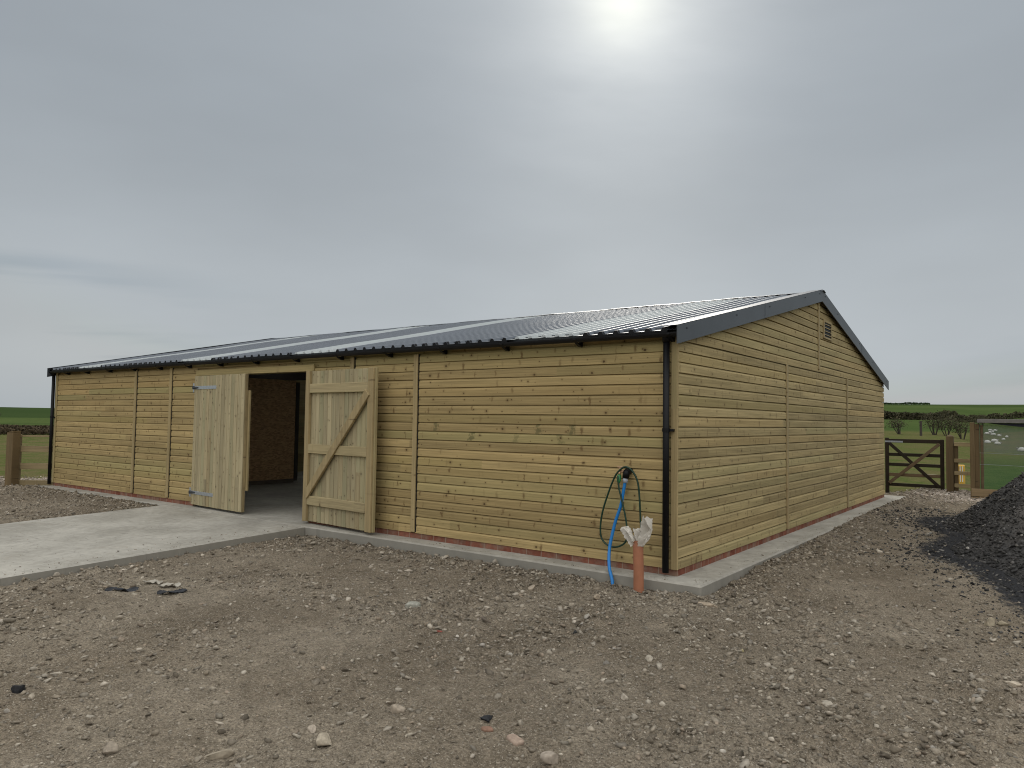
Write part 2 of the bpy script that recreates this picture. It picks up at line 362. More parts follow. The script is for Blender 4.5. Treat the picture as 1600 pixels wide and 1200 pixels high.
def leaf_mat(name, a, b):
    m, g = material(name); t = g.n('ShaderNodeVertexColor', layer_name='tint').outputs[0]
    c = g.n('ShaderNodeSeparateColor', {0: t}).outputs
    finish(g, g.mix(c[0], a, b), 0.8, **{'Specular IOR Level': 0.1}); return m
M['hedge_leaf'] = leaf_mat('hedge_leaf', (0.044, 0.042, 0.024), (0.105, 0.094, 0.052))
M['bank_leaf'] = leaf_mat('dry_scrub_leaf', (0.050, 0.040, 0.024), (0.115, 0.085, 0.050))
M['tree_leaf'] = leaf_mat('budding_leaf', (0.052, 0.050, 0.030), (0.125, 0.115, 0.065))
M['far_leaf'] = leaf_mat('distant_leaf', (0.022, 0.042, 0.018), (0.05, 0.085, 0.03))
M['grass_blade'] = leaf_mat('grass_blade', (0.028, 0.085, 0.012), (0.10, 0.19, 0.035))


def net_mat(name, col, alpha):
    m, g = material(name)
    dif = g.n('ShaderNodeBsdfDiffuse', {'Color': col}); tr = g.n('ShaderNodeBsdfTransparent')
    o = g.n('ShaderNodeTexCoord').outputs['Object']
    f = g.m('MULTIPLY', g.lin(g.noise(o, 5.0, 3.0), 0.3, 0.7, 0.85, 1.15), alpha)
    mx = g.n('ShaderNodeMixShader', {0: f, 1: tr.outputs[0], 2: dif.outputs[0]})
    g.L.new(mx.outputs[0], g.n('ShaderNodeOutputMaterial').inputs[0]); return m
M['net'] = net_mat('fine_mesh_netting', (0.14, 0.16, 0.15), 0.20)
M['windbreak'] = net_mat('grey_windbreak_mesh', (0.19, 0.22, 0.225), 0.42)


# ------------------------------------------------------------------ mesh helpers
class MB:
    """collects shapes and links them as ONE mesh object"""
    def __init__(s):
        s.v = []; s.f = []; s.n = 0

    def add(s, v, f):
        s.v.append(np.asarray(v, float)); s.f += [tuple(i + s.n for i in q) for q in f]; s.n += len(v)
        return s

    def box(s, lo, hi, M4=None, bev=0.0):
        x0, y0, z0 = lo; x1, y1, z1 = hi
        if bev <= 0:
            v = [(x0, y0, z0), (x1, y0, z0), (x1, y1, z0), (x0, y1, z0), (x0, y0, z1), (x1, y0, z1), (x1, y1, z1), (x0, y1, z1)]
            f = [(3, 2, 1, 0), (4, 5, 6, 7), (0, 1, 5, 4), (1, 2, 6, 5), (2, 3, 7, 6), (3, 0, 4, 7)]
        else:
            c = np.array([(x0 + x1) / 2, (y0 + y1) / 2, (z0 + z1) / 2]); h = np.array([x1 - x0, y1 - y0, z1 - z0]) / 2
            b = min(bev, *(h * 0.45)); v = []; idx = {}
            for sx in (-1, 1):
                for sy in (-1, 1):
                    for sz in (-1, 1):
                        for a in range(3):
                            p = np.array([sx, sy, sz]) * (h - b); p[a] = (sx, sy, sz)[a] * h[a]
                            idx[sx, sy, sz, a] = len(v); v.append(c + p)
            f = []
            for a in range(3):
                o = [k for k in range(3) if k != a]
                for sg in (-1, 1):
                    q = []
                    for s1, s2 in ((-1, -1), (1, -1), (1, 1), (-1, 1)):
                        k = [0, 0, 0]; k[a] = sg; k[o[0]] = s1; k[o[1]] = s2; q.append(idx[(*k, a)])
                    flip = (sg < 0) ^ (a == 1); f.append(tuple(q[::-1]) if flip else tuple(q))
            for a in range(3):
                o = [k for k in range(3) if k != a]
                for s1 in (-1, 1):
                    for s2 in (-1, 1):
                        k0 = [0, 0, 0]; k0[a] = -1; k0[o[0]] = s1; k0[o[1]] = s2
                        k1 = list(k0); k1[a] = 1
                        f.append((idx[(*k0, o[0])], idx[(*k1, o[0])], idx[(*k1, o[1])], idx[(*k0, o[1])]))
            for sx in (-1, 1):
                for sy in (-1, 1):
                    for sz in (-1, 1):
                        f.append(tuple(idx[sx, sy, sz, a] for a in range(3)))
        v = np.array(v, float)
        if M4 is not None:
            v = v @ np.array(M4.to_3x3()).T + np.array(M4.translation)
        return s.add(v, f)

    def beam(s, a, b, w, h, upv=(0, 0, 1), bev=0.006):
        """rectangular bar from a to b, w across, h along upv"""
        a = Vector(a); b = Vector(b); X = (b - a); L = X.length; X.normalize()
        Y = Vector(upv).cross(X).normalized(); Z = X.cross(Y)
        M4 = Matrix((X, Y, Z)).transposed().to_4x4(); M4.translation = a
        return s.box((0, -w / 2, -h / 2), (L, w / 2, h / 2), M4, bev)

    def tube(s, pts, rad, n=10, cap=True):
        P = [Vector(p) for p in pts]; rads = rad if hasattr(rad, '__len__') else [rad] * len(P)
        v = []; f = []; N = None
        for i, p in enumerate(P):
            t = (P[min(i + 1, len(P) - 1)] - P[max(i - 1, 0)]).normalized()
            if N is None:
                N = t.orthogonal().normalized()
            else:
                N = (N - t * N.dot(t)).normalized()
            B = t.cross(N)
            for k in range(n):
                a = 2 * math.pi * k / n; v.append(p + (N * math.cos(a) + B * math.sin(a)) * rads[i])
        for i in range(len(P) - 1):
            for k in range(n):
                f.append((i * n + k, i * n + (k + 1) % n, (i + 1) * n + (k + 1) % n, (i + 1) * n + k))
        if cap:
            f.append(tuple(range(n))[::-1]); f.append(tuple((len(P) - 1) * n + k for k in range(n)))
        return s.add([tuple(x) for x in v], f)

    def build(s, name, mat, parent=None, smooth=False):
        me = bpy.data.meshes.new(name)
        v = np.concatenate(s.v) if s.v else np.zeros((0, 3))
        me.from_pydata(v.tolist(), [], s.f); me.update()
        if smooth:
            me.polygons.foreach_set('use_smooth', [True] * len(me.polygons))
        me.materials.append(M[mat] if isinstance(mat, str) else mat)
        o = bpy.data.objects.new(name, me); COL.objects.link(o)
        if parent is not None:
            o.parent = parent
        return o


def spline(pts, k=6):
    P = np.array(pts, float); out = []
    Q = np.vstack([2 * P[0] - P[1], P, 2 * P[-1] - P[-2]])
    for i in range(1, len(Q) - 2):
        for t in np.linspace(0, 1, k, endpoint=False):
            a, b, c, dd = Q[i - 1], Q[i], Q[i + 1], Q[i + 2]
            out.append(0.5 * ((2 * b) + (-a + c) * t + (2 * a - 5 * b + 4 * c - dd) * t * t + (-a + 3 * b - 3 * c + dd) * t ** 3))
    out.append(P[-1]); return [tuple(x) for x in out]


def tag(o, label, cat, group=None):
    o['label'] = label; o['category'] = cat
    if group: o['group'] = group
    return o


def thing(name, label, cat, loc=(0, 0, 0), rz=0.0, group=None):
    o = bpy.data.objects.new(name, None); COL.objects.link(o)
    o.location = loc; o.rotation_euler = (0, 0, rz); o.empty_display_size = 0.3
    return tag(o, label, cat, group)


def dup(root, loc, rz=0.0, label=None):
    c = root.copy(); COL.objects.link(c); c.location = loc; c.rotation_euler = (0, 0, rz)
    if label: c['label'] = label
    for ch in list(root.children):
        k = ch.copy(); COL.objects.link(k); k.parent = c
        for gg in list(ch.children):
            q = gg.copy(); COL.objects.link(q); q.parent = k
    return c


def fast_mesh(name, v, tris, mat, parent=None, colname=None, cols=None, smooth=False):
    """big numpy triangle/quad mesh; cols is per-vertex rgb"""
    me = bpy.data.meshes.new(name); n = len(v); k = tris.shape[1]; m = len(tris)
    me.vertices.add(n); me.vertices.foreach_set('co', np.asarray(v, np.float32).ravel())
    me.loops.add(m * k); me.loops.foreach_set('vertex_index', np.asarray(tris, np.int32).ravel())
    me.polygons.add(m); me.polygons.foreach_set('loop_start', np.arange(0, m * k, k, dtype=np.int32))
    if smooth:
        me.polygons.foreach_set('use_smooth', np.ones(m, dtype=bool))
    me.update(calc_edges=True)
    if colname:
        at = me.color_attributes.new(colname, 'FLOAT_COLOR', 'POINT')
        c4 = np.ones((n, 4), np.float32); c4[:, :3] = cols
        at.data.foreach_set('color', c4.ravel())
    me.materials.append(M[mat] if isinstance(mat, str) else mat)
    o = bpy.data.objects.new(name, me); COL.objects.link(o)
    if parent is not None: o.parent = parent
    return o


# value noise
_tab = np.random.default_rng(3).random((256, 256))
def vnoise(x, y):
    xi = np.floor(x).astype(int); yi = np.floor(y).astype(int); fx = x - xi; fy = y - yi
    fx = fx * fx * (3 - 2 * fx); fy = fy * fy * (3 - 2 * fy)
    a = _tab[xi & 255, yi & 255]; b = _tab[(xi + 1) & 255, yi & 255]; c = _tab[xi & 255, (yi + 1) & 255]; d_ = _tab[(xi + 1) & 255, (yi + 1) & 255]
    return (a * (1 - fx) + b * fx) * (1 - fy) + (c * (1 - fx) + d_ * fx) * fy - 0.5
def fbm(x, y, o=4):
    s = 0; a = 1.0
    for i in range(o):
        s = s + a * vnoise(x + 17.3 * i, y - 9.1 * i); a *= 0.5; x = x * 2.03; y = y * 2.03
    return s
def sst(x, a, b):
    t = np.clip((x - a) / (b - a), 0, 1); return t * t * (3 - 2 * t)


# ------------------------------------------------------------------ ground levels
L, BW = 15.62, 11.72            # barn length (along -X) and width (along +Y)
def ramp_z(y):
    return -0.079 - 0.13 * np.clip((-y - 0.24) / 4.2, 0, 1.3)

def pile_h(x, y):
    """heap of planings at the right of the yard"""
    a = np.arctan2((y - 5.6) / 1.0, (x - 5.3))
    wob = 1 + 0.10 * np.sin(3 * a + 0.6) + 0.06 * np.sin(7 * a + 2)
    q = np.hypot((x - 5.3) / 3.65, (y - 5.6) / 4.6) / wob
    h = 6.3 * np.clip(1 - q, 0, 1) ** 1.6
    return 2.7 * (1 - np.exp(-h / 2.7)), q

def rough_patch(x, y):
    e = np.minimum(np.abs(x - 0.45) + 3 * (y < -0.5), np.abs(y + 0.35) + 3 * (x > 0.5))     # heaped along the slab
    return np.clip(sst(fbm(x * 0.75 + 2, y * 0.75 + 5, 3), -0.05, 0.35) + 0.8 * (1 - sst(e, 0.2, 0.9)), 0, 1)

def gz(x, y, detail=True):
    """height of the stony yard"""
    f = np.clip((-y - 0.3) / 4.2, 0, 1.2)
    right = -0.205 - 0.085 * f
    left = ramp_z(y) - 0.015
    w = sst(x, -8.2, -7.8)
    z = left * (1 - w) + right * w
    # beside the end wall the rubble lies nearly up to the slab
    e = sst(y, -0.2, 1.5) * sst(x, -0.2, 0.3)
    z = z * (1 - e) + (-0.175 + 0.012 * np.clip(y, 0, 8)) * e
    z = z + 0.030 * fbm(x * 0.55 + 3, y * 0.55, 3)
    hr = sst(x, 0.38, 0.50) * (1 - sst(x, 0.55, 1.3)) * sst(y, -0.6, 2.0) * (1 - sst(y, 12.2, 13.0))
    z = z + hr * 0.045
    inside = (x < 0.36) & (x > -L - 0.15) & (y > -0.27) & (y < BW + 0.6)
    onramp = (x < -5.98) & (x > -10.28) & (y < -0.2) & (y > -4.47)
    if detail:
        z = z + 0.026 * fbm(x * 2.3, y * 2.3, 3) + 0.024 * fbm(x * 8, y * 8, 3)
        m_ = rough_patch(x, y)
        z = z + 0.020 * np.abs(fbm(x * 19, y * 19, 3)) + m_ * (0.075 * np.abs(fbm(x * 6.5 + 4, y * 6.5, 2)) + 0.060 * np.abs(fbm(x * 13, y * 13 + 7, 2)) - 0.018)
    z = np.where(inside | onramp, -0.42, z)
    return z

def yard_edge(x, y):
    """1 well inside the yard, 0 outside"""
    n = 0.5 * fbm(x * 0.8, y * 0.8, 3)
    ins = np.minimum(np.minimum(x + 19.5 + 2 * n, 15.9 + n - y), 14.0 + n - x)
    return sst(ins, 0.0, 0.8)

# polar sheet, fine in front of the camera
def polar(az_fine, az_rest, rings):
    lo, hi, n = az_fine
    A = np.concatenate([np.linspace(lo, hi, n), np.linspace(hi, lo + 2 * math.pi, az_rest)[1:-1]])
    Rr = rings; nA = len(A)
    x = CAM[0] + np.outer(Rr, np.sin(A)); y = CAM[1] + np.outer(Rr, np.cos(A))
    i = np.arange(len(Rr) - 1)[:, None]; j = np.arange(nA)[None, :]; j2 = (j + 1) % nA
    q = np.stack([i * nA + j, i * nA + j2, (i + 1) * nA + j2, (i + 1) * nA + j], -1).reshape(-1, 4)[:, ::-1]
    return x.ravel(), y.ravel(), q, np.repeat(Rr, nA), np.tile(A, len(Rr))

gx, gy, gq, gr_, ga_ = polar((YAW - 0.78, YAW + 0.78, 1050), 60, np.geomspace(0.25, 34.0, 620))
gzv = gz(gx, gy)
ye = yard_edge(gx, gy)
gzv = gzv * ye + (-0.75) * (1 - ye)
_, qd = pile_h(gx, gy)
zone = np.zeros((len(gx), 3), np.float32)
zone[:, 0] = 1 - sst(qd, 0.98, 1.16)
zone[:, 1] = np.maximum(sst(gy, 11.2, 13.2) * sst(gx, 0.3, 1.2), sst(-gx, 15.8, 18.0) * 0.7)
zone[:, 1] = np.maximum(zone[:, 1], 0.75 * sst(gx, 2.4, 3.6) * sst(-gy, -0.2, 1.0) * (1 - sst(-gy, 1.4, 3.4)))
o = fast_mesh('yard_ground', np.stack([gx, gy, gzv], 1), gq, 'soil', None, 'zone', zone, True)
o['kind'] = 'structure'

# fields: pasture near, then a green crop rising to the skyline
D2 = math.pi / 180
def ring_interp(az, knots):
    a = np.degrees(az); a = (a + 180) % 360 - 180
    return np.interp(a, [k[0] for k in knots], [k[1] for k in knots])
def field_z(r, az):
    a = np.degrees(az); a = (a + 180) % 360 - 180
    prof = {'back': ([0, 80, 400, 900], [-.25, -.25, 2, 1]), 'left': ([0, 48, 62, 400, 900], [-.25, -.25, .35, 4.15, 3.0]),
            'right': ([0, 25, 90, 400, 900], [-.25, -.25, .95, 11.9, 10.0]), 'pen': ([0, 55, 160, 400, 900], [-.25, -.25, 1.5, 11.9, 10.0])}
    P = {k: np.interp(r, *v) for k, v in prof.items()}
    ks = [-180, -105, -60, -12, -6.5, -4.5, 25, 70, 180]; nm = ['back', 'left', 'left', 'right', 'right', 'pen', 'pen', 'back', 'back']
    z = np.zeros_like(r)
    for i in range(len(ks) - 1):
        m_ = (a >= ks[i]) & (a <= ks[i + 1]); t = (a - ks[i]) / (ks[i + 1] - ks[i])
        z = np.where(m_, P[nm[i]] * (1 - t) + P[nm[i + 1]] * t, z)
    return z
RB = [(-180, 200), (-105, 62), (-60, 62), (-12, 93), (-6.5, 93), (-4.5, 112), (0, 150), (25, 160), (70, 200), (180, 200)]
px_, py_, pq_, pr_, pa_ = polar((YAW - 0.75, YAW + 0.75, 420), 60, np.concatenate([np.geomspace(4, 60, 90), np.linspace(61, 900, 260)]))
pz_ = field_z(pr_, pa_)
iny = yard_edge(px_, py_)
pz_ = pz_ - 0.45 * iny + 0.05 * fbm(px_ * 0.3, py_ * 0.3, 4) * sst(pr_, 10, 30)
rb_ = ring_interp(pa_, RB)
zc = np.zeros((len(px_), 3), np.float32)
zc[:, 0] = sst(pr_, rb_ - 1, rb_ + 1)
deg = (np.degrees(pa_) + 180) % 360 - 180
wl = 1 - sst(deg, -60, -30)
band = sst(pr_ + 12 * fbm(px_ * .02, py_ * .02, 2), 118, 124) * wl * 0.75 + 0.5 * wl * np.exp(-((pr_ - 84) / 3.0) ** 2) + 0.5 * np.exp(-((pr_ - 365) / 25) ** 2) * (1 - wl)
zc[:, 1] = np.clip(band, 0, 1)
zc[:, 2] = sst(deg, -4.7, -4.3) * (1 - sst(deg, 60, 80)) * sst(py_, 13, 15) * (1 - sst(pr_, 34, 75))
o = fast_mesh('pasture_and_hill', np.stack([px_, py_, pz_], 1), pq_, 'grassland', None, 'zone', zc, True)
o['kind'] = 'structure'
def field_at(x, y):
    r = np.hypot(x - CAM[0], y - CAM[1]); a = np.arctan2(x - CAM[0], y - CAM[1])
    return float(field_z(np.array([r]), np.array([a]))[0])
def at(az_deg, r):
    a = math.radians(az_deg); x = CAM[0] + r * math.sin(a); y = CAM[1] + r * math.cos(a)
    return x, y, field_at(x, y)

# ------------------------------------------------------------------ concrete
b = MB()
b.box((-L - 0.12, -0.28, -0.40), (0.38, BW + 0.6, -0.075), None, 0.018)
o = b.build('concrete_slab', 'concrete'); o['kind'] = 'structure'
nx, ny = 30, 40
xs = np.linspace(-10.25, -6.0, nx); ys = np.linspace(-4.45, -0.285, ny)
X, Y = np.meshgrid(xs, ys)
Zt = ramp_z(Y) + 0.006 * fbm(X * 1.5, Y * 1.5, 3)
edge = np.minimum(np.minimum(X - xs[0], xs[-1] - X), Y - ys[0]); Zt = Zt - 0.010 * (edge < 0.01)
v = np.concatenate([np.stack([X, Y, Zt], -1).reshape(-1, 3), np.stack([X, Y, Zt * 0 - 0.45], -1).reshape(-1, 3)])
n0 = nx * ny; f = []
for j in range(ny - 1):
    for i in range(nx - 1):
        f.append((j * nx + i, j * nx + i + 1, (j + 1) * nx + i + 1, (j + 1) * nx + i))
def skirt(ids):
    for a_, b_ in zip(ids[:-1], ids[1:]): f.append((a_, a_ + n0, b_ + n0, b_))
skirt([i for i in range(nx)][::-1]); skirt([j * nx for j in range(ny)]); skirt([j * nx + nx - 1 for j in range(ny)][::-1])
o = MB().add(v, f).build('concrete_ramp', 'ramp'); o['kind'] = 'structure'

# ------------------------------------------------------------------ the barn
barn = thing('timber_barn', 'long low timber clad barn with dark metal roof on a concrete base', 'barn', (0, 0, 0))
EZ, EY = 2.615, -0.16            # eave of roof sheet
RZ, RY = 3.90, BW / 2
SL = (RZ - EZ) / (RY - EY)
BP = 0.12
PROF = [(0.000, 0.0), (0.086, 0.0), (0.093, 0.0045), (0.1085, 0.0125), (0.1095, 0.027), (0.1195, 0.027)]  # (height, depth)

def cladding(mb, segs, place, seed=0, ztop=2.6):
    """shiplap sheet; segs = list of (a0, a1, z0, z1) or callables, place(a, depth, z) -> xyz"""
    rg = np.random.default_rng(seed)
    for (a0, a1, z0, z1) in segs:
        A0 = a0 if callable(a0) else (lambda z, q=a0: q); A1 = a1 if callable(a1) else (lambda z, q=a1: q)
        k0 = int(math.floor(z0 / BP + 1e-6)); k1 = int(math.ceil(z1 / BP - 1e-6))
        rows = []
        for k in range(k0, k1):
            jit = rg.uniform(-0.0022, 0.0022); dzj = rg.uniform(-0.0015, 0.0015)
            for i, (h, dd) in enumerate(PROF):
                z = k * BP + h + (dzj if i else 0)
                if z < z0 - 1e-6 or z > z1 + 1e-6: continue
                if A1(z) - A0(z) < 0.03: continue
                rows.append((z, dd + jit, A0(z), A1(z)))
        ns = 9
        vv = []; ff = []
        for z, dd, l0, l1 in rows:
            for t in np.linspace(0, 1, ns):
                a = l0 + (l1 - l0) * t
                vv.append(place(a, dd + 0.0018 * math.sin(a * 1.9 + z * 31), z + 0.0016 * math.sin(a * 1.3 + int(z / BP) * 2.1)))
        for r_ in range(len(rows) - 1):
            for i in range(ns - 1):
                p = r_ * ns + i; ff.append((p, p + 1, p + ns + 1, p + ns))
        mb.add(vv, ff)

fr = lambda a, d_, z: (a, d_, z)
mb = MB()
DX0, DX1 = -9.63, -6.34
cladding(mb, [(-L, -11.93, 0, 2.60), (-11.87, -10.57, 0, 2.60), (-10.51, DX0, 0, 2.60), (DX0, -5.34, 2.455, 2.60), (DX1 + 0.09, -5.30, 0, 2.455), (-5.30, -4.02, 0, 2.60), (-3.94, -0.005, 0, 2.60)], fr, 1)
# backing of the wall so that it has thickness
for x0, x1, z0, z1 in ((-L, DX0, -.07, 2.62), (DX0, DX1, 2.44, 2.62), (DX1, -0.02, -.07, 2.62)):
    mb.box((x0, 0.032, z0), (x1, 0.11, z1))
mb.build('front_wall', 'clad_front', barn)
# gable end facing right
mb = MB()
under = lambda z: max(0.0, (z - EZ + 0.03) / SL - 0.16) if z > EZ - 0.03 else 0.0
sd = lambda a, d_, z: (-d_, a, z)
RD = lambda z: 0.0
cladding(mb, [(0.005, 3.965, 0, 2.52), (4.035, 7.915, 0, 2.52), (7.985, BW, 0, 2.52)], sd, 2)
cladding(mb, [(lambda z: 0.005 + under(z), RY - 0.03, 2.52, 3.9), (RY + 0.03, lambda z: BW - under(z), 2.64, 3.9), (RY - 0.03, BW, 2.52, 2.64)], sd, 3)
gv = [(-0.032, 0.035, -.07), (-0.032, BW - .03, -.07), (-0.032, BW - .03, EZ - .02), (-0.032, RY, RZ - 0.06), (-0.032, 0.035, EZ - .02)]
gv += [(-0.11, y, z) for (_, y, z) in gv]
mb.add(gv, [(0, 1, 2, 3, 4), (9, 8, 7, 6, 5)] + [(i, 5 + i, 5 + (i + 1) % 5, (i + 1) % 5) for i in range(5)])
mb.build('gable_wall', 'clad_side', barn)
# far walls
mb = MB()
gv = [(-L + .001, 0.11, -.07), (-L + .001, BW - .03, -.07), (-L + .001, BW - .03, EZ - .02), (-L + .001, RY, RZ - 0.06), (-L + .001, 0.11, EZ - .02)]
gv += [(-L + 0.09, y, z) for (_, y, z) in gv]
mb.add(gv, [(4, 3, 2, 1, 0), (5, 6, 7, 8, 9)] + [((i + 1) % 5, 5 + (i + 1) % 5, 5 + i, i) for i in range(5)])
mb.build('far_gable_wall', 'clad_side', barn)
mb = MB(); mb.box((-L, BW - 0.09, -.07), (-0.03, BW, EZ - 0.03)); mb.build('rear_wall', 'clad_front', barn)
# brick course under the boards
for lo_, hi_ in (((-L - 0.005, 0.012, -0.078), (DX0 - 0.02, 0.10, -0.004)), ((DX1 + 0.05, 0.012, -0.078), (-0.0112, 0.10, -0.004)), ((-0.10, 0.1005, -0.0785), (-0.0115, BW - 0.01, -0.0045))):
    MB().box(lo_, hi_).build('brick_plinth', 'brick', barn)

# trims
def stick(name, lo, hi, mat, parent=barn, bev=0.004):
    m_ = MB(); m_.box(lo, hi, None, bev); return m_.build(name, mat, parent)
stick('corner_trim', (-0.075, -0.024, -0.004), (0.006, -0.001, 2.60), 'trim')
stick('corner_trim', (-L - 0.02, -0.024, -0.004), (-L + 0.07, -0.001, 2.60), 'trim')
for x in (-11.90, -10.54, -3.98):
    stick('batten', (x - 0.04, -0.022, 0.015), (x + 0.04, 0.004, 2.52), 'trim')
    stick('batten_dark_strip', (x + 0.041, -0.006, 0.015), (x + 0.058, 0.006, 2.52), 'black')  # black strip drawn as a dark slot beside each batten
stick('batten', (-5.36, -0.022, 2.30), (-5.285, 0.004, 2.53), 'trim')
stick('batten_dark_strip', (-5.284, -0.006, 2.30), (-5.262, 0.006, 2.53), 'black')  # black strip stands in for the dark slot beside the short batten
for y in (4.0, 7.95):
    stick('batten', (-0.004, y - 0.035, 0.015), (0.02, y + 0.035, 2.53), 'trim_side')
stick('batten', (-0.004, RY - 0.035, 2.56), (0.02, RY + 0.035, 3.72), 'trim_side')
stick('door_lintel', (DX0 - 0.02, -0.018, 2.345), (DX1 + 0.11, 0.03, 2.452), 'trim_h')
stick('door_jamb', (DX1 + 0.002, -0.020, -0.05), (DX1 + 0.09, 0.03, 2.343), 'trim')
stick('door_jamb', (DX0 - 0.022, -0.012, -0.05), (DX0 + 0.03, 0.03, 2.343), 'trim')
stick('fascia', (-L, -0.020, 2.602), (0.0, 0.02, 2.66), 'slate_metal', bev=0.0)

# louvre vent in the gable
va, vb, vz0, vz1 = 6.17, 6.76, 3.14, 3.47
vf = MB()
for lo, hi in (((-0.004, va, vz0), (0.020, va + .05, vz1)), ((-0.004, vb - .05, vz0), (0.020, vb, vz1)), ((-0.004, va + .05, vz1 - .035), (0.020, vb - .05, vz1)), ((-0.004, va + .05, vz0), (0.020, vb - .05, vz0 + .035))):
    vf.box(lo, hi, None, 0.003)
vfo = vf.build('louvre_vent', 'trim_side', barn)
MB().box((0.001, va + .05, vz0 + .035), (0.004, vb - .05, vz1 - .035)).build('vent_dark_sheet', 'black', vfo)  # black sheet stands in for the dark gaps between the slats
for k in range(4):
    z = vz0 + 0.075 + k * 0.062
    s_ = MB(); s_.beam((0.012, va + .045, z), (0.012, vb - .045, z), 0.006, 0.022, (-0.9, 0, 1), 0.001); s_.build('louvre_slat', 'trim_side', vfo)

# ------------------------------------------------------------------ roof
PITCH_X = 0.2; CR = 0.034
SKY = [(-2.25, -1.25), (-6.65, -5.65), (-10.05, -9.05), (-14.25, -13.25)]
def sheet(mb, x0, x1, front=True):
    """box profile sheet from x0 to x1, eave to ridge"""
    xs = []; k = math.floor(x0 / PITCH_X) - 1
    while k * PITCH_X < x1 + PITCH_X:
        c = k * PITCH_X + 0.1
        for dx_, h in ((-0.038, 0), (-0.018, CR), (0.018, CR), (0.038, 0)):
            if x0 < c + dx_ < x1: xs.append((c + dx_, h))
        k += 1
    def hh(x):
        c = (math.floor(x / PITCH_X) + 0.5) * PITCH_X; d_ = abs(x - c)
        return CR if d_ < 0.018 else (0 if d_ > 0.038 else CR * (0.038 - d_) / 0.02)
    xs = [(x0, hh(x0))] + xs + [(x1, hh(x1))]
    n = len(xs); v = []; f = []
    ny_ = 7
    for j in range(ny_):
        t = j / (ny_ - 1)
        for x, h in xs:
            y = EY + (RY - EY) * t; z = EZ + (RZ - EZ) * t
            sag = 0.006 * math.sin(x * 0.9 + j * 1.7) * (0 if j in (0, ny_ - 1) else 1) + 0.004 * math.sin(x * 2.3)
            v.append((x, y if front else BW - y, z + h + sag))
    for j in range(ny_ - 1):
        for i in range(n - 1):
            q = (j * n + i, j * n + i + 1, (j + 1) * n + i + 1, (j + 1) * n + i)
            f.append(q if front else q[::-1])
    mb.add(v, f)
roof = MB()
xs_ = [-L - 0.06]
for s0, s1 in sorted(SKY):
    sheet(roof, xs_[-1], s0); xs_.append(s1)
sheet(roof, xs_[-1], 0.03)
xs_ = [-L - 0.06]
for s0, s1 in sorted(SKY):
    sheet(roof, xs_[-1], s0, False); xs_.append(s1)
sheet(roof, xs_[-1], 0.03, False)
roof_o = roof.build('roof', 'roof', barn)
for s0, s1 in SKY:
    m_ = MB(); sheet(m_, s0, s1); m_.build('rooflight', 'skylight', roof_o)
    m_ = MB(); sheet(m_, s0, s1, False); m_.build('rooflight', 'skylight', roof_o)
# black strips stand in for the dark open crown ends at the eave, one strip per run of metal sheets
def crown_strip(x0, x1):
    prof = []
    for k in range(math.floor(x0 / PITCH_X) - 1, math.ceil(x1 / PITCH_X) + 1):
        c = k * PITCH_X + 0.1
        for dx_, h in ((-.039, -.003), (-.019, CR - .002), (.019, CR - .002), (.039, -.003)):
            if x0 < c + dx_ < x1: prof.append((c + dx_, h))
    n = len(prof); v = []
    for dy_, lowz in ((.004, 0), (.004, 1), (.045, 0), (.045, 1)):
        for x, h in prof: v.append((x, EY + dy_, EZ + dy_ * SL + (h if not lowz else -.02)))
    f = []
    for i in range(n - 1):
        f += [(i, n + i, n + i + 1, i + 1), (2 * n + i, 2 * n + i + 1, 3 * n + i + 1, 3 * n + i), (n + i, 3 * n + i, 3 * n + i + 1, n + i + 1), (i, i + 1, 2 * n + i + 1, 2 * n + i)]
    MB().add(v, f).build('dark_crown_ends', 'black', roof_o)
fx = [-L] + [q for s_ in sorted(SKY) for q in s_] + [0.0]
for a_, b_ in zip(fx[0::2], fx[1::2]): crown_strip(a_ + .01, b_ - .01)
# ridge cap with small gaps over the sheet troughs
m_ = MB()
nseg = 60
X_ = np.linspace(-L - 0.07, 0.10, nseg)
v = []; f = []
for x in X_:
    w_ = 0.004 * math.sin(x * 3.1) + 0.003 * math.sin(x * 7.7)
    for dy_ in (-0.15, 0.0, 0.15):
        v.append((x, RY + dy_, RZ + CR + 0.006 + w_ - abs(dy_) * SL + (0.004 if dy_ == 0 else 0)))
for i in range(nseg - 1):
    for k in range(2):
        p = i * 3 + k; f.append((p, p + 3, p + 4, p + 1))
m_.add(v, f); cap = m_.build('ridge_cap', 'roof', roof_o)
